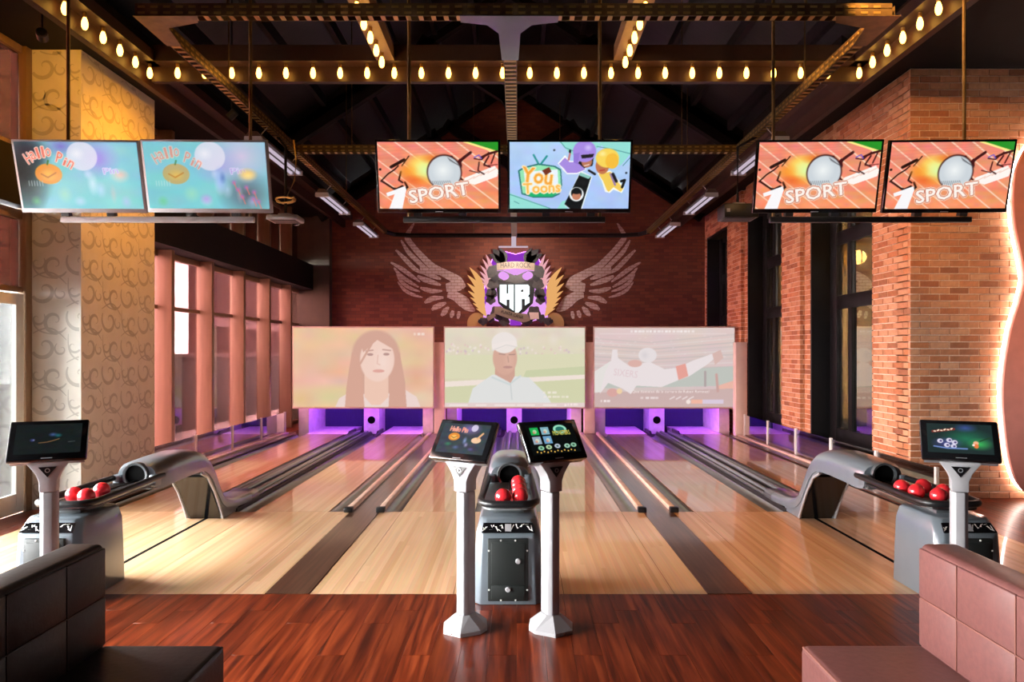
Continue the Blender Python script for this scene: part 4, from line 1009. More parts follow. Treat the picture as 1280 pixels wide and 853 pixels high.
# ================================================================== touch consoles
tab_me = {k: picture_mesh('tablet_screen', paint_tablet(k), .355, .205, M['tablet_picture']) for k in ('pumpkin', 'grid', 'dim', 'green')}
def console(x, y, yaw, label, kind):
    t = thing('touch_console', label, 'console', (x, y, 0), math.radians(yaw), 'touch consoles')
    hexa = lambda wx, wy, z, c: [(-wx,-c*wy,z),(-wx*.45,-wy,z),(wx*.45,-wy,z),(wx,-c*wy,z),(wx,c*wy,z),(wx*.45,wy,z),(-wx*.45,wy,z),(-wx,c*wy,z)]
    MB().loft([hexa(.14,.15,0,.25), hexa(.14,.15,.022,.25), hexa(.052,.062,.098,.55)]).build('base', M['silver'], t)
    MB().lathe([(0,-.004),(.006,-.003),(.007,.003)], (0,-.150,.014), 8, 'y').build('base_bolt', M['chrome'], t)
    post = [(-.047,-.03),(-.026,-.058),(.026,-.058),(.047,-.03),(.047,.042),(.03,.058),(-.03,.058),(-.047,.042)]
    MB().prism(post, 'xy', .098, .868).build('post', M['silver'], t, bevel=.006)
    hd = [(-.047,.872),(.047,.872),(.048,.94),(.066,.985),(.10,1.035),(.135,1.075),(.135,1.10),(.075,1.10),(.055,1.075),(.03,1.062),(0,1.058),(-.03,1.062),(-.055,1.075),(-.075,1.10),(-.135,1.10),(-.135,1.075),(-.10,1.035),(-.066,.985),(-.048,.94)]
    hh = MB().prism(hd, 'xz', -.062, .055).build('head', M['silver'], t, bevel=.006)
    MB().prism([(-.05,1.03),(.05,1.03),(0,.965)], 'xz', -.068, -.06).build('emblem_plate', M['black_gloss'], hh)
    MB().lathe([(.010,0),(.014,0),(.014,-.003),(.010,-.003),(.010,0)], (0,-.0685,1.008), 14, 'y', False).build('emblem_ring', M['silver_dark'], hh)
    tilt = math.radians(-33)
    tb = link('tablet', MB().box(-.215,.215,-.02,.02,-.14,.14).mesh('tablet', bevel=.012), t)
    tb.data.materials.append(M['black_gloss']); tb.location = (0, -.015, 1.185); tb.rotation_euler = (tilt, 0, 0)
    s = link('screen', tab_me[kind], tb); s.location = (0, -.0205, .008)
    MB().box(-.03,.03,-.0212,-.0195,-.128,-.123).build('maker_mark', M['silver_dark'], tb)
    MB().prism([(-.2,-.135),(.2,-.135),(.17,-.12),(-.17,-.12)], 'xz', .018, .05).build('tablet_back', M['silver_dark'], tb)
    MB().box(-.10,.10,-.02,.06,1.085,1.13).build('tablet_mount', M['black'], t, bevel=.01)
    return t
YC = 4.56
console(PAIRS[0]-.27, YC, -28, 'silver touch console cut by the left edge of the picture', 'dim')
console(PAIRS[0]+.30, YC, 24, 'silver touch console with dim screen behind the left sofa', 'dim')
console(PAIRS[1]-.265, YC, -30, 'silver touch console with pumpkin screen, left of the middle ball return', 'pumpkin')
console(PAIRS[1]+.275, YC, 30, 'silver touch console with tiled menu screen, right of the middle ball return', 'grid')
console(PAIRS[2]-.34, YC, -24, 'silver touch console with green game screen behind the right sofa', 'green')
console(PAIRS[2]+.27, YC, 30, 'silver touch console cut by the right edge of the picture', 'pumpkin')

# ================================================================== projection screens and pin pits
SCR = [('woman', paint_woman, 'projection screen showing a woman with long hair, above the left lanes'), ('man', paint_man, 'projection screen showing a man in a white cap, above the middle lanes'), ('ball', paint_ball, 'projection screen showing a diving baseball player, above the right lanes')]
for (k, fn, lb), uc in zip(SCR, (454, 643.5, 830.5)):
    xs = (uc-VPU)/FPX*15.26; w, h = 3.01, 1.745
    t = thing('projection_screen', lb, 'projection screen', (xs, 15.26, .545), group='projection screens')
    MB().box(xs-w/2, xs+w/2, 15.262, 15.31, .545, .545+h).build('screen_board', M['screen_grey'], t, world=True)
    s = link('picture', picture_mesh('picture', fn(), w*.985, h*.965, M['projection']), t); s.location = (0, -.004, h/2)
for i, (xs, yp) in enumerate((((549.5-VPU)/FPX*15.34, 15.34), ((737-VPU)/FPX*15.34, 15.34), (4.635, 14.85))):
    tag(MB().box(xs-.115, xs+.115, yp, yp+.20, .005, CH+12/FPX*yp).build('screen_post', M['screen_trim'], bevel=.006), ['pale post between the left and middle projection screens', 'pale post between the middle and right projection screens', 'pale post at the right end of the projection screens'][i], 'post', 'posts between the screens')
for i, (xc, nm) in enumerate(zip(PAIRS, ('left', 'middle', 'right'))):
    t = thing('pin_pit', 'purple-lit pin pit under the %s projection screen' % nm, 'pin pit', (xc, 16, 0), group='pin pits')
    g = lambda m_, n_, mt, **kw: m_.build(n_, M[mt], t, world=True, **kw)
    for a, b in ((-1.23, -.17), (.17, 1.23)): g(MB().box(xc+a, xc+b, YB, YB+.05, -.09, .95), 'back_curtain', 'curtain')
    g(MB().box(xc-1.45, xc-1.23, 15.55, YB, -.09, .95), 'kickback', 'pit_white'); g(MB().box(xc+1.23, xc+1.45, 15.55, YB, -.09, .95), 'kickback', 'pit_white')
    g(MB().box(xc-.17, xc+.17, 16.15, YB, -.09, .95), 'centre_kickback', 'pit_white')
    g(MB().lathe([(0,0),(.085,0),(.085,.02),(0,.02)], (xc, 16.14, .22), 20, 'y'), 'ball_door', 'black_matte')
    g(MB().box(xc-1.45, xc+1.45, 15.55, YB+.05, .95, 1.0), 'pit_cover', 'black_matte')
    for sx in (-1, 1):
        g(MB().box(xc+sx*.8-.45, xc+sx*.8+.45, 15.60, 15.63, .88, .91), 'led_strip', 'led_purple')
        g(MB().prism([(15.2,.0),(15.9,.0),(15.9,.06),(15.35,.06)], 'yz', xc+sx*.3-.02, xc+sx*.3+.02), 'gutter_fence', 'black')
    for sx in (-1, 1): g(MB().box(xc+sx*.8-.43, xc+sx*.8+.43, YP+.003, YB, -.09, 0), 'pin_deck', 'pin_deck')

# ================================================================== glass railings
def railing(x, ys, label):
    t = thing('glass_railing', label, 'railing', (x, ys[0], 0))
    for y in ys: MB().box(x-.02, x+.02, y-.02, y+.02, 0, .47).build('post', M['white_paint'], t, world=True, bevel=.004)
    for a, b in zip(ys[:-1], ys[1:]):
        MB().box(x-.005, x+.005, a+.03, b-.03, .03, .455).build('glass_panel', M['glass_rail'], t, world=True)
railing(-4.95, [8.26+1.42*i for i in range(6)], 'low glass railing with posts along the left lane')
railing(4.665, [8.0+1.345*i for i in range(6)], 'low glass railing with white posts along the right lane')

# ================================================================== televisions
TW_, TH_ = .975, .558
pics = {'sport': paint_sport(), 'toons': paint_toons(), 'hallo_a': paint_hallo(0), 'hallo_b': paint_hallo(1)}
pic_me = {k: picture_mesh('tv_screen', v, TW_-.036, TH_-.05, M['tv_picture']) for k, v in pics.items()}
tv_body = MB().box(-TW_/2, TW_/2, 0, .035, -TH_/2, TH_/2).mesh('tv_body', bevel=.004); tv_body.materials.append(M['black_gloss'])
tv_body_s = tv_body.copy(); tv_body_s.materials.clear(); tv_body_s.materials.append(M['silver_dark'])
def tv(x, kind, label, yaw=0, silver=False):
    t = thing('television', label, 'television', (x, 5.65, 3.125), 0, 'hanging televisions')
    t.rotation_euler = (math.radians(14), 0, math.radians(yaw))
    c = link('tv_case', tv_body_s if silver else tv_body, t)
    s = link('tv_screen', pic_me[kind], t); s.location = (0, -.0015, .008)
    MB().box(-.03, .03, -.003, .0, -TH_/2+.006, -TH_/2+.012).build('maker_mark', M['silver'], t)
    MB().box(-.3, .3, .035, .075, -.2, .2).build('tv_back', M['black'], t, bevel=.01)
    for sx in (-.18, .18): MB().box(sx-.03, sx+.03, .04, .09, -TH_/2-.03, .12).build('bracket', M['black'], t)
    return t
tv(-3.43, 'hallo_a', 'television with orange pumpkin on dark corner, leftmost of the six', 1.5, True); tv(-2.432, 'hallo_b', 'television with faded washed-out picture, second from the left', 1.5, True)
tv(-.615, 'sport', 'television with flaming baseball, left of the middle pair'); tv(.414, 'toons', 'television with blue cartoon picture of skydivers')
tv(2.36, 'sport', 'television with flaming baseball, left of the right pair', -1.5); tv(3.39, 'sport', 'television with flaming baseball, rightmost of the six', -1.5)
for (xa, xb, lb, mt) in [(-3.63, -2.14, 'silver bar and poles holding the two left televisions', 'silver'), (-.88, .68, 'black bar and poles holding the two middle televisions', 'black'), (2.06, 3.62, 'black bar and poles holding the two right televisions', 'black')]:
    t = thing('television_mount', lb, 'mount', ((xa+xb)/2, 5.80, 2.79), group='television mounts')
    MB().box(xa-.03, xb+.03, 5.77, 5.81, 2.79, 2.835).build('mount_bar', M[mt], t, world=True, bevel=.005)
    for xp in (xa+.01, xb-.01):
        top = RZ - .65*abs(xp+.15) - .05
        if abs(xp) > 3.95: top = 5.0
        MB().tube([(xp, 5.81, 2.80), (xp, 5.81, top)], .014, 8).build('pole', M['bronze'], t, world=True, smooth=True)

# ================================================================== lighting truss
ZT, TX, TY = 4.40, 2.96, (5.72, 9.6, 16.7)
t = thing('lighting_truss', 'hanging frame of perforated bronze channel above the lanes', 'truss', (0, 9.6, ZT))
def chan(a, b, name, w=.09, h=.10, holes=True, mt='bronze'):
    a, b = Vector(a), Vector(b); d = (b-a); L = d.length; d.normalize(); sd = Vector((-d.y, d.x, 0))
    m = MB()
    def seg(o0, o1, z0, z1):
        vs = []
        for z in (z0, z1):
            for p, s_ in ((a, o0), (b, o0), (b, o1), (a, o1)): q = p + sd*s_; vs.append((q.x, q.y, q.z+z))
        m.add(vs, [(0,1,2,3),(7,6,5,4),(0,4,5,1),(1,5,6,2),(2,6,7,3),(3,7,4,0)])
    seg(-w/2, -w/2+.006, 0, h); seg(w/2-.006, w/2, 0, h); seg(-w/2, w/2, h*.55, h*.55+.006)
    o = m.build(name, M[mt], t, world=True)
    if holes:
        hm = MB(); k = int(L/.10)
        for i in range(k):
            for s_ in (-w/2-.002, w/2-.004):
                p = a + d*(.05+i*.10); c0, c1 = p+sd*s_-d*.028, p+sd*s_+d*.028; e = sd*.006
                for zz in (h*.25, h*.72):
                    v4 = [c0, c1, c1+e, c0+e]
                    hm.add([(q.x,q.y,q.z+zz-.009) for q in v4]+[(q.x,q.y,q.z+zz+.009) for q in v4], [(0,1,2,3),(7,6,5,4),(0,4,5,1),(1,5,6,2),(2,6,7,3),(3,7,4,0)])
            if i % 1 == 0:
                p = a + d*(.05+i*.10); c0, c1 = p-sd*w/2-d*.018, p+sd*w/2-d*.018; e = d*.036
                hm.add([(q.x,q.y,q.z+.001) for q in (c0,c1,c1+e,c0+e)]+[(q.x,q.y,q.z+.008) for q in (c0,c1,c1+e,c0+e)], [(0,1,2,3),(7,6,5,4),(0,4,5,1),(1,5,6,2),(2,6,7,3),(3,7,4,0)])
        q = hm.build('perforation', M['brass'], o); q['kind'] = 'stuff'
        q.location = (-t.location[0], -t.location[1], -t.location[2])
    return o
chan((-TX-.05, TY[0], ZT), (TX, TY[0], ZT), 'front_channel')
for s in (-1, 1): chan((s*TX, TY[0], ZT), (s*TX, TY[2]-.5, ZT), 'side_channel')
chan((-.06, TY[0], ZT), (-.06, TY[2], ZT), 'spine_channel', w=.12)
chan((-TX, TY[1], ZT), (TX, TY[1], ZT), 'cross_channel')
cur = [(-TX, TY[2]-.5, ZT+.05), (-TX+.15, TY[2]-.15, ZT+.05), (-TX+.5, TY[2], ZT+.05), (TX-.5, TY[2], ZT+.05), (TX-.15, TY[2]-.15, ZT+.05), (TX, TY[2]-.5, ZT+.05)]
MB().tube(cur, .05, 8).build('back_rail', M['steel_black'], t, world=True, smooth=True)
for s in (-1, 1):   # corner and tee plates
    MB().prism([(s*(TX+.06), TY[0]-.06), (s*(TX-.45), TY[0]-.06), (s*(TX-.4), TY[0]+.06), (s*(TX-.12), TY[0]+.16), (s*(TX-.06), TY[0]+.5), (s*(TX+.06), TY[0]+.5)], 'xy', ZT-.008, ZT-.001).build('corner_plate', M['bronze'], t, world=True)
MB().prism([(-.45,TY[0]-.06),(.33,TY[0]-.06),(.33,TY[0]+.05),(.12,TY[0]+.1),(.03,TY[0]+.25),(.015,TY[0]+.8),(-.135,TY[0]+.8),(-.15,TY[0]+.25),(-.24,TY[0]+.1),(-.45,TY[0]+.05)], 'xy', ZT-.009, ZT-.001).build('tee_plate', M['grey_dark'], t, world=True)
for (x, y) in [(-1.0,TY[0]),(-2.3,TY[0]),(.55,TY[0]),(2.3,TY[0]),(-TX,7.4),(TX,7.4),(-2.2,TY[1]),(2.2,TY[1]),(-TX,12.5),(TX,12.5),(-1,TY[2]),(1,TY[2])]:
    MB().tube([(x, y, ZT+.05), (x, y, RZ-.65*abs(x+.15)-.1)], .008, 6).build('hanger_rod', M['bronze'], t, world=True)
def batten(x, ya, yb, label):
    t = thing('twin_tube_light', label, 'light fixture', (x, (ya+yb)/2, 4.20), group='twin tube lights under the truss')
    g = lambda m_, n_, mt, **kw: m_.build(n_, M[mt], t, world=True, **kw)
    g(MB().prism([(x-.10,4.24),(x+.10,4.24),(x+.05,4.31),(x-.05,4.31)], 'xz', ya, yb), 'housing', 'beam')
    for s in (-.05, .05): g(MB().tube([(x+s, ya+.03, 4.215), (x+s, yb-.03, 4.215)], .021, 8), 'tube', 'tube_white', smooth=True)
    g(MB().box(x-.10, x+.10, ya-.01, ya+.03, 4.185, 4.25), 'end_cap', 'silver'); g(MB().box(x-.10, x+.10, yb-.03, yb+.01, 4.185, 4.25), 'end_cap', 'silver')
    for y in (ya+.2, yb-.2): g(MB().tube([(x, y, 4.30), (math.copysign(TX, x), y, ZT+.02)], .006, 6), 'hanger', 'silver')
for s, nm in ((-1, 'left'), (1, 'right')):
    for (a, b), q in zip(((8.35, 9.95), (11.3, 12.8), (13.9, 15.4)), ('nearest', 'middle', 'farthest')):
        batten(s*3.06, a, b, 'white twin tube light, %s under the %s arm of the truss' % (q, nm))

# ================================================================== projectors
def projector(u, v, Y, label, mt, w=.36, d=.30, h=.12):
    x, y, z = P(u, v, Y)
    t = thing('projector', label, 'projector', (x, y, z))
    MB().box(-w/2, w/2, -d/2, d/2, -h/2, h/2).build('case', M[mt], t, bevel=.012)
    MB().box(-w/2+.04, w/2-.04, -d/2+.03, d/2-.03, -h/2-.006, -h/2+.002).build('bottom_plate', M['beam_dark'], t)
    MB().lathe([(0,0),(.05,0),(.055,.03),(.045,.05),(0,.05)], (.08, d/2-.005, 0), 16, 'y').build('lens', M['black_gloss'], t, smooth=True)
    MB().tube([(0,0,h/2), (0,0,ZT-z-.12), (math.copysign(TX, x)-x,0,ZT-z+.01)], .018, 8).build('ceiling_pole', M['steel_black'], t)
    MB().box(-.07, .07, -.07, .07, h/2, h/2+.03).build('mount_plate', M['silver_dark'], t)
    MB().box(-w/2+.03, -w/2+.07, -d/2-.004, -d/2+.01, -.02, .02).build('indicator', M['silver'], t)
    return t
projector(357, 274, 8.9, 'silver projector with pale coiled cable beside the left televisions', 'silver_dark', .38, .30, .06)
projector(922, 266, 8.9, 'black projector beside the right televisions', 'black', .42, .32, .17)
x, y, z = P(357, 251, 8.9)
pts = [(x+.10, y, z+.75), (x+.13, y, z+.5), (x+.11, y, z+.25), (x+.02, y, z+.06)]
for k in range(40):
    a = 2*math.pi*k/13; pts.append((x+.12*math.cos(a), y+.02*math.sin(a*.4), z+.035*math.sin(a)+.004*(k % 7)))
tag(MB().tube(pts, .010, 6).build('coiled_cable', M['brass'], smooth=True), 'tan cable coil hanging above the left projector', 'cable')
t = thing('track_spotlight', 'white track spotlight hanging above the winged emblem', 'spotlight', (-.07, 16.55, ZT-.2))
MB().box(-.055, .055, -.03, .03, -.02, .20).build('spot_body', M['tube_white'], t, bevel=.01)
MB().box(-.35, .33, -.03, .03, -.055, -.02).build('spot_bar', M['tube_white'], t, bevel=.01)

# ================================================================== wall emblem (px of the photograph -> metres on the far wall)
WY = YW - .10
def E(u, v): return ((u-VPU)/FPX*WY, CH-(v-VPV)/FPX*WY)
M['gold_panel'] = pm('gold_panel', (.62,.38,.14), .4, .2, var=.06)
M['wing_pale'] = pm('wing_pale', (.80,.62,.52), .45, var=.05)
M['emblem_dark'] = pm('emblem_dark', (.022,.019,.018), .5, .3, var=.3, nscale=14)
M['emblem_grey'] = pm('emblem_grey', (.075,.066,.06), .5, .3, var=.25, nscale=20)
M['ribbon'] = pm('ribbon', (.30,.225,.15), .5, .2, var=.1)
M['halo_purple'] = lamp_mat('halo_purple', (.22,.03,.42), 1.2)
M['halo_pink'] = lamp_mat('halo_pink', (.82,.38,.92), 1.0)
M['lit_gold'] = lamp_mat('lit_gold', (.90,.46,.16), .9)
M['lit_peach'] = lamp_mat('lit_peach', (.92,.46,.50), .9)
M['halo_strip'] = lamp_mat('halo_strip', (.55,.14,1.0), 14.0)
M['letter_white'] = lamp_mat('letter_white', (.86,.98,1.0), 1.6)
em = thing('winged_emblem', 'lit winged emblem with white HR letters on the far brick wall', 'sign', (E(644, 355)[0], WY, E(644, 355)[1]))
ec = 644.5
def eg(m_, n_, mt, par=None, **kw):
    off = em.location
    me = m_.mesh(n_, kw.get('smooth', False), kw.get('bevel', 0), tuple(off)); me.materials.append(M[mt]); return link(n_, me, par or em)
def feather(root, tip, w, bend, n=8):
    (x0, y0), (x1, y1) = root, tip; L = math.hypot(x1-x0, y1-y0); nx, ny = -(y1-y0)/L, (x1-x0)/L; A, B = [], []
    for i in range(n+1):
        t_ = i/n; cx, cy = x0+(x1-x0)*t_+nx*bend*L*math.sin(math.pi*t_), y0+(y1-y0)*t_+ny*bend*L*math.sin(math.pi*t_)
        ww = w*(.75+.35*math.sin(math.pi*min(1, t_*1.15)))*(1-t_**6*.9)/2
        A.append((cx+nx*ww, cy+ny*ww)); B.append((cx-nx*ww, cy-ny*ww))
    return A + B[::-1]
S = 6.82
def Z(px, py): return (560+px/S, 290+py/S)
def mir(p): return (2*ec-p[0], p[1])
def eprism(pts, d0, d1, name, mt, par=None, both=True, bevel=0):
    out = []
    for s in ((0, 1) if both else (0,)):
        q = [mir(p) if s else p for p in pts]
        out.append(eg(MB().prism([E(*p) for p in q], 'xz', WY+d0, WY+d1), name, mt, par, bevel=bevel))
    return out
# round gold backing lobes and the purple glow boards
disc = [(591+9.8*2.0*math.cos(2*math.pi*k/28)*.62+5, 405+14*math.sin(2*math.pi*k/28)) for k in range(28)]
eprism(disc, .0, .04, 'gold_lobe', 'gold_panel')
glow = [Z(*p) for p in [(320,720),(300,560),(330,360),(390,200),(480,165),(575,190)]]
eg(MB().prism([E(*p) for p in glow + [mir(p) for p in glow[::-1]]], 'xz', WY+.05, WY+.06), 'back_board', 'halo_purple')
eg(MB().tube([(E(*p)[0], WY+.085, E(*p)[1]) for p in glow + [mir(p) for p in glow[::-1]]], .012, 6), 'backlight_strip', 'halo_strip')
oroots = [((300,560),(185,305),46),((300,600),(168,370),44),((305,640),(165,440),42),((310,670),(172,505),38),((315,690),(190,560),34),((320,705),(212,610),30),((325,715),(240,655),26)]
for a, b, w in oroots: eprism(feather(Z(*a), Z(*b), w/S, .10), -.04, .0, 'outer_feather', 'lit_gold')
iroots = [((370,420),(325,195),32),((370,440),(297,235),30),((370,465),(280,290),30),((370,490),(272,340),28),((370,510),(278,390),26),((372,530),(292,430),24)]
for a, b, w in iroots: eprism(feather(Z(*a), Z(*b), w/S, .08), -.06, -.02, 'inner_feather', 'lit_peach')
body = [Z(*p) for p in [(300,730),(310,640),(330,590),(350,470),(340,380),(360,300),(420,285),(575,270)]]
eg(MB().prism([E(*p) for p in body + [mir(p) for p in body[::-1]] + [E and Z(575,800)]], 'xz', WY-.02, WY+.02), 'pink_panel', 'halo_pink')
# dark ornament
def lobes(lst, name, mt, d0, d1):
    for (cx, cy, r) in lst:
        pts = [Z(cx+r*(1+.12*math.sin(5*2*math.pi*k/24))*math.cos(2*math.pi*k/24), cy+r*(1+.12*math.sin(5*2*math.pi*k/24))*math.sin(2*math.pi*k/24)) for k in range(24)]
        eprism(pts, d0, d1, name, mt)
lobes([(385,450,48),(370,530,46),(365,580,40),(420,690,55),(300,765,34),(480,760,45),(360,740,36)], 'scroll_ornament', 'emblem_grey', -.10, -.05)
lobes([(400,400,30),(350,575,20),(395,520,22),(275,765,18),(440,735,26)], 'scroll_boss', 'emblem_dark', -.125, -.10)
shield = [Z(*p) for p in [(420,410),(440,400),(505,425),(545,380),(577,370)]] 
low = [Z(*p) for p in [(577,720),(500,680),(430,610),(415,500)]]
pts = shield + [mir(p) for p in shield[::-1]] + [mir(p) for p in low[::-1]] + low
eg(MB().prism([E(*p) for p in pts], 'xz', WY-.09, WY-.03), 'shield', 'emblem_dark')
brow = [Z(*p) for p in [(350,350),(420,340),(470,335),(530,360),(577,380),(577,445),(500,430),(430,410),(360,400)]]
for s in (0, 1): eg(MB().prism([E(*(mir(p) if s else p)) for p in brow], 'xz', WY-.11, WY-.06), 'scroll_ornament', 'emblem_grey')
for (cx, cy) in ((475,375),):
    eye = [Z(cx+46*math.cos(2*math.pi*k/16), cy+34*math.sin(2*math.pi*k/16)+ (8 if math.cos(2*math.pi*k/16) > 0 else 0)) for k in range(16)]
    eprism(eye, -.125, -.11, 'pink_window', 'halo_pink')
# crown of dark leaves above the ribbon
for (a, b, w) in [((470,270),(380,150),70),((480,265),(440,140),60),((450,275),(350,190),55)]: eprism(feather(Z(*a), Z(*b), w/S, .1), -.02, .0, 'crown_leaf', 'emblem_dark')
# ribbons with lettering
rib = [(415,275),(500,262),(577,258),(655,262),(740,275),(735,335),(655,322),(577,318),(500,322),(420,335)]
rb = eg(MB().prism([E(*Z(*p)) for p in rib], 'xz', WY-.15, WY-.11), 'top_ribbon', 'ribbon')
for s in (0, 1):
    tl = [(415,285),(350,300),(330,340),(345,400),(400,385),(420,340)]
    eg(MB().prism([E(*(mir(Z(*p)) if s else Z(*p))) for p in tl], 'xz', WY-.13, WY-.10), 'ribbon_tail', 'emblem_grey', rb)
def letters(txt, u, v, w, h, y, mt, par, rot=0, depth=.015, name='lettering'):
    m_ = text_mesh(txt, w, h, depth); ca, sa = math.cos(rot), math.sin(rot); c = E(u, v)
    m_.v = [(c[0]+a*ca-b*sa, y+q, c[1]+a*sa+b*ca) for a, q, b in m_.v]
    return eg(m_, name, mt, par)
letters('HARD ROCK', 644.5, 332.5, .74, .125, WY-.15, 'emblem_dark', rb)
rib2 = [(400,640),(440,640),(560,690),(680,705),(700,760),(640,775),(540,750),(430,710),(395,700)]
r2 = eg(MB().prism([E(*Z(*p)) for p in rib2], 'xz', WY-.17, WY-.13), 'lower_ribbon', 'ribbon')
letters('PUNTA CANA', 560+548/S, 290+707/S, .56, .085, WY-.17, 'emblem_dark', r2, -.27)
eg(MB().prism([E(*Z(*p)) for p in [(690,690),(770,690),(775,745),(700,750)]], 'xz', WY-.16, WY-.13), 'ribbon_tail', 'wing_pale', r2)
eg(MB().prism([E(*Z(*p)) for p in [(330,730),(400,690),(410,720),(345,765)]], 'xz', WY-.16, WY-.13), 'ribbon_tail', 'ribbon', r2)
# the two letters are heavy shapes with pointed feet
Hh = [(443,455),(500,455),(500,530),(515,530),(515,455),(560,455),(560,675),(525,650),(525,580),(500,580),(500,632),(443,598)]
Rr = [(572,455),(680,455),(694,470),(694,535),(680,550),(694,565),(694,605),(655,630),(655,575),(628,575),(628,660),(600,690),(572,690)]
for s_ in (Hh, Rr): eg(MB().prism([E(*Z(*p)) for p in s_], 'xz', WY-.15, WY-.09), 'letter', 'letter_white')
eg(MB().prism([E(*Z(*p)) for p in [(622,500),(642,495),(642,515),(622,518)]], 'xz', WY-.155, WY-.149), 'letter_hole', 'emblem_dark')
for s in (0, 1):
    xx = [Z(*p) for p in [(530,760),(545,735),(577,735),(577,800),(530,800)]]
    eg(MB().prism([E(*(mir(p) if s else p)) for p in xx], 'xz', WY-.1, WY-.05), 'foot_panel', 'halo_purple')

# ================================================================== painted wings on the brick
S2 = 6.09
def Wp(px, py): return (480+px/S2, 270+py/S2)
def ribbon_poly(pts, ws):
    A, B = [], []
    # smooth by Catmull-Rom
    P_ = [pts[0]] + pts + [pts[-1]]; W_ = [ws[0]] + ws + [ws[-1]]; fine = []
    for i in range(1, len(P_)-2):
        for k in range(5):
            t_ = k/5; f = lambda a, b, c, d: .5*((2*b)+(-a+c)*t_+(2*a-5*b+4*c-d)*t_*t_+(-a+3*b-3*c+d)*t_**3)
            fine.append((f(*[P_[i+j][0] for j in (-1,0,1,2)]), f(*[P_[i+j][1] for j in (-1,0,1,2)]), W_[i]*(1-t_)+W_[i+1]*t_))
    fine.append((pts[-1][0], pts[-1][1], ws[-1]))
    for i, (x_, y_, w_) in enumerate(fine):
        a, b = fine[max(0, i-1)], fine[min(len(fine)-1, i+1)]; d = math.hypot(b[0]-a[0], b[1]-a[1]) or 1; nx, ny = -(b[1]-a[1])/d*w_/2, (b[0]-a[0])/d*w_/2
        A.append((x_+nx, y_+ny)); B.append((x_-nx, y_-ny))
    return A, B
FE = [([(610,545),(560,490),(470,440),(370,385),(290,310),(215,225),(172,150),(225,50)], [30,70,62,52,46,42,44,10]),
      ([(420,440),(330,410),(250,340),(180,270),(125,180)], [14,34,36,34,12]), ([(300,440),(230,400),(160,330),(85,255)], [10,34,36,14]),
      ([(270,500),(200,450),(130,400),(45,350)], [10,32,34,12]), ([(260,540),(190,500),(120,450),(70,390)], [10,30,32,10]),
      ([(270,575),(190,545),(130,500),(90,440)], [10,28,30,8]), ([(290,620),(210,595),(150,560),(100,500)], [8,26,26,8]),
      ([(430,480),(360,450),(300,420),(275,385)], [14,42,40,16]), ([(430,525),(360,500),(300,480),(250,455)], [14,40,40,16]), ([(440,570),(370,570),(320,560),(272,545)], [12,36,36,14]),
      ([(450,620),(380,625),(340,640),(305,660)], [14,40,40,14]), ([(470,660),(420,680),(385,695),(360,715)], [14,44,40,14]), ([(490,690),(465,720),(450,740),(432,760)], [14,44,40,14]), ([(525,720),(515,750),(508,775)], [22,36,12]), ([(570,725),(565,755),(560,785)], [18,30,12]),
      ([(470,545),(520,540),(590,540)], [60,90,40]), ([(480,600),(540,610),(600,650),(640,690),(690,722)], [40,70,90,70,14])]
for s, nm in ((0, 'left'), (1, 'right')):
    t = thing('wing_mural', 'white feathered wing painted on the far brick wall, %s of the emblem' % nm, 'mural', (E(644, 340)[0] + (-2 if s == 0 else 2), YW, 3.7))
    for k, (pt, ws) in enumerate(FE):
        A, B = ribbon_poly(pt, ws); m_ = MB(); fr = lambda p: E(*(mir(Wp(*p)) if s else Wp(*p)))
        sc_ = YW/WY; yy = YW - .004 - .0004*(k % 7)
        for i in range(len(A)-1):
            q = [fr(A[i]), fr(A[i+1]), fr(B[i+1]), fr(B[i])]
            m_.add([(p[0], yy, p[1]) for p in q], [(0,1,2,3)])
        m_.build('feather', M['white_brick'], t, world=True)

# ================================================================== backlit guitar-shaped sign on the right wall
M['sign_pink'] = pm('sign_pink', (.80,.30,.24), .35, var=.06)
M['sign_glow'] = lamp_mat('sign_glow', (1.0,.78,.70), 18.0)
t = thing('guitar_sign', 'pink guitar-shaped sign with white backlight on the right brick wall', 'sign', (6.9, 8.45, 2.2))
half = [(.0,.04),(.6,.05),(.86,.14),(1.0,.5),(1.07,1.1),(1.06,1.5),(.98,2.0),(.86,2.4),(.82,2.64),(.86,2.9),(.93,3.25),(.95,3.6),(.90,3.95),(.7,4.3),(.4,4.5),(.12,4.55)]
gx = 6.78
fine = []
for i in range(len(half)-1):
    a, b = half[i], half[i+1]
    p0, p3 = half[max(0, i-1)], half[min(len(half)-1, i+2)]
    for k in range(4):
        t_ = k/4; f = lambda A_, B_, C_, D_: .5*((2*B_)+(-A_+C_)*t_+(2*A_-5*B_+4*C_-D_)*t_*t_+(-A_+3*B_-3*C_+D_)*t_**3)
        fine.append((f(p0[0], a[0], b[0], p3[0]), f(p0[1], a[1], b[1], p3[1])))
outl = [(gx-x_, z_) for x_, z_ in fine] + [(gx+x_, z_) for x_, z_ in fine[::-1]]
cz = 2.1
MB().prism(outl, 'xz', 8.44, 8.47).build('sign_face', M['sign_pink'], t, world=True)
inner = [(gx+(x_-gx)*.985, cz+(z_-cz)*.985) for x_, z_ in outl]
MB().prism([(x_, z_) for x_, z_ in inner], 'xz', 8.475, 8.53).build('sign_tray', M['white_paint'], t, world=True)
MB().tube([(x_, 8.555, z_) for x_, z_ in inner], .014, 6, closed=True).build('backlight_strip', M['sign_glow'], t, world=True)

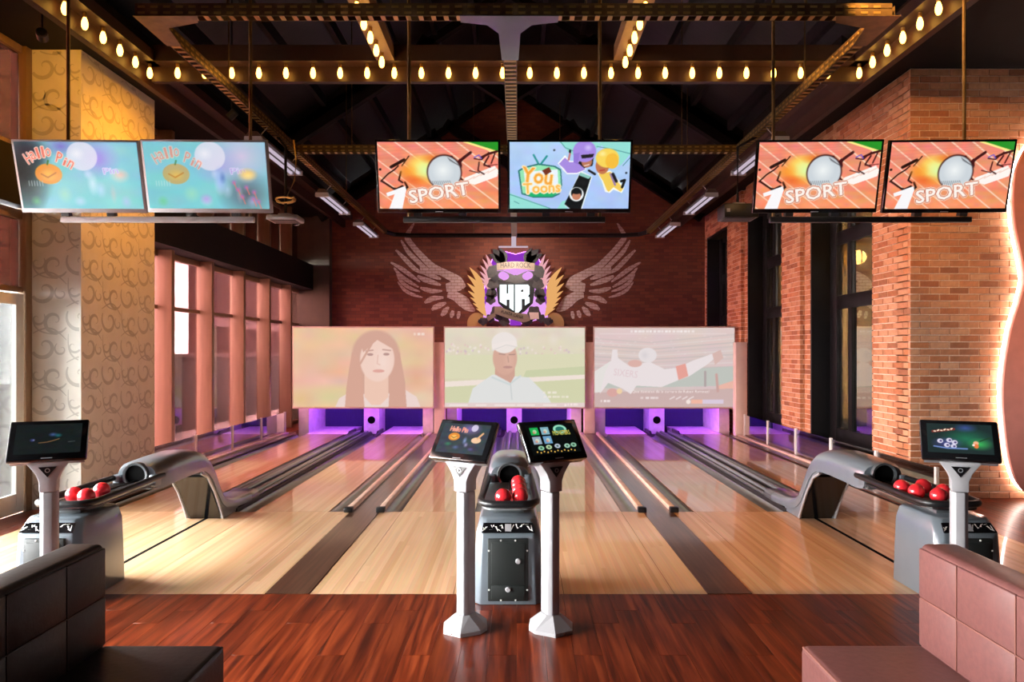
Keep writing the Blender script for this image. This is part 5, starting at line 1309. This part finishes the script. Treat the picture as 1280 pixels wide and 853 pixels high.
# ================================================================== lantern seen through the right window
M['lantern_glow'] = lamp_mat('lantern_glow', (1.0,.60,.16), 130.0)
x, y, z = P(1073, 323, 13.0)
t = thing('basket_lantern', 'glowing amber basket lantern behind the nearest right window', 'lantern', (x, y, z))
MB().sphere((0,0,.02), .13, 12, 8).build('lamp_globe', M['lantern_glow'], t, smooth=True)
cg = MB()
for k in range(14):
    a = 2*math.pi*k/14; cg.tube([(.24*math.cos(a), .24*math.sin(a), .28), (.24*math.cos(a), .24*math.sin(a), -.28)], .012, 5)
cg.build('cage_bars', M['brass'], t)
for zz in (-.28, .28): MB().tube([(.24*math.cos(2*math.pi*k/18), .24*math.sin(2*math.pi*k/18), zz) for k in range(18)], .016, 6, closed=True).build('cage_ring', M['brass'], t, smooth=True)
MB().tube([(0,0,.1),(0,0,5.2-z)], .01, 6).build('cord', M['black'], t)

# ================================================================== sofas
def sofa(s, label, mt, seam_mt):
    """s = +1 right, -1 left; runs towards the viewer; far end at y 3.19"""
    xi, xf = (1.78, 1.255) if s > 0 else (1.82, 1.29)
    t = thing('sofa', label, 'sofa', (s*1.6, 2.0, 0), group='leather sofas')
    ye, yn = 3.19, .6
    g = lambda m_, n_, k, **kw: m_.build(n_, M[k], t, world=True, **kw)
    bx = lambda a, b, c, d, e, f: MB().box(min(s*a, s*b), max(s*a, s*b), c, d, e, f)
    bk = g(bx(xi, xi+.17, yn, ye, .12, .905), 'backrest', mt, bevel=.03, seg=4)
    pans = [ye-.012, 2.905, 2.56, 2.215, 1.87, 1.525, 1.18, .62]
    for a, b in zip(pans[:-1], pans[1:]):
        for z0, z1 in ((.46, .668), (.671, .885)):
            me = bx(xi-.007, xi+.02, b+.0015, a-.0015, z0, z1).mesh('back_cushion_panel', bevel=.006, off=tuple(t.location), seg=3); me.materials.append(M[mt]); link('back_cushion_panel', me, bk)
    for yy in pans[1:-1]:
        me = bx(xi-.009, xi+.01, yy-.003, yy+.003, .46, .88).mesh('seam', off=tuple(t.location)); me.materials.append(M[seam_mt]); link('seam', me, bk)
    me = bx(xi-.009, xi+.01, yn+.05, ye-.03, .6665, .6725).mesh('seam', off=tuple(t.location)); me.materials.append(M[seam_mt]); link('seam', me, bk)
    st = g(bx(xf, xi+.02, yn, ye, .20, .455), 'seat', mt, bevel=.028, seg=4)
    e = [(s*(xf+.012), ye-.014, .443), (s*(xf+.012), yn+.02, .443)]
    me = MB().tube(e, .007, 8).mesh('seat_piping', smooth=True, off=tuple(t.location)); me.materials.append(M[seam_mt]); link('seat_piping', me, st)
    g(bx(xf+.05, xi+.14, yn+.05, ye-.05, .08, .2), 'plinth', 'black')
    for yy in (yn+.1, ye-.14):
        for xx in (xf+.08, xi+.10): g(bx(xx-.025, xx+.025, yy-.025, yy+.025, 0, .08), 'foot', 'black')
    return t
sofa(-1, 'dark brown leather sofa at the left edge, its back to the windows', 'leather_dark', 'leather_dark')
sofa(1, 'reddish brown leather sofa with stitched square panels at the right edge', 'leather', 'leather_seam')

# lamp of the track spotlight above the emblem
l = bpy.data.lights.new('spot_lamp', 'SPOT'); l.energy = 120; l.color = (1.0,.86,.80); l.spot_size = math.radians(150); l.spot_blend = .7; l.shadow_soft_size = .06
o = link('spot_lamp', l, bpy.data.objects['track_spotlight']); o.location = (0, .06, -.1); o.rotation_euler = (math.radians(62), 0, 0)
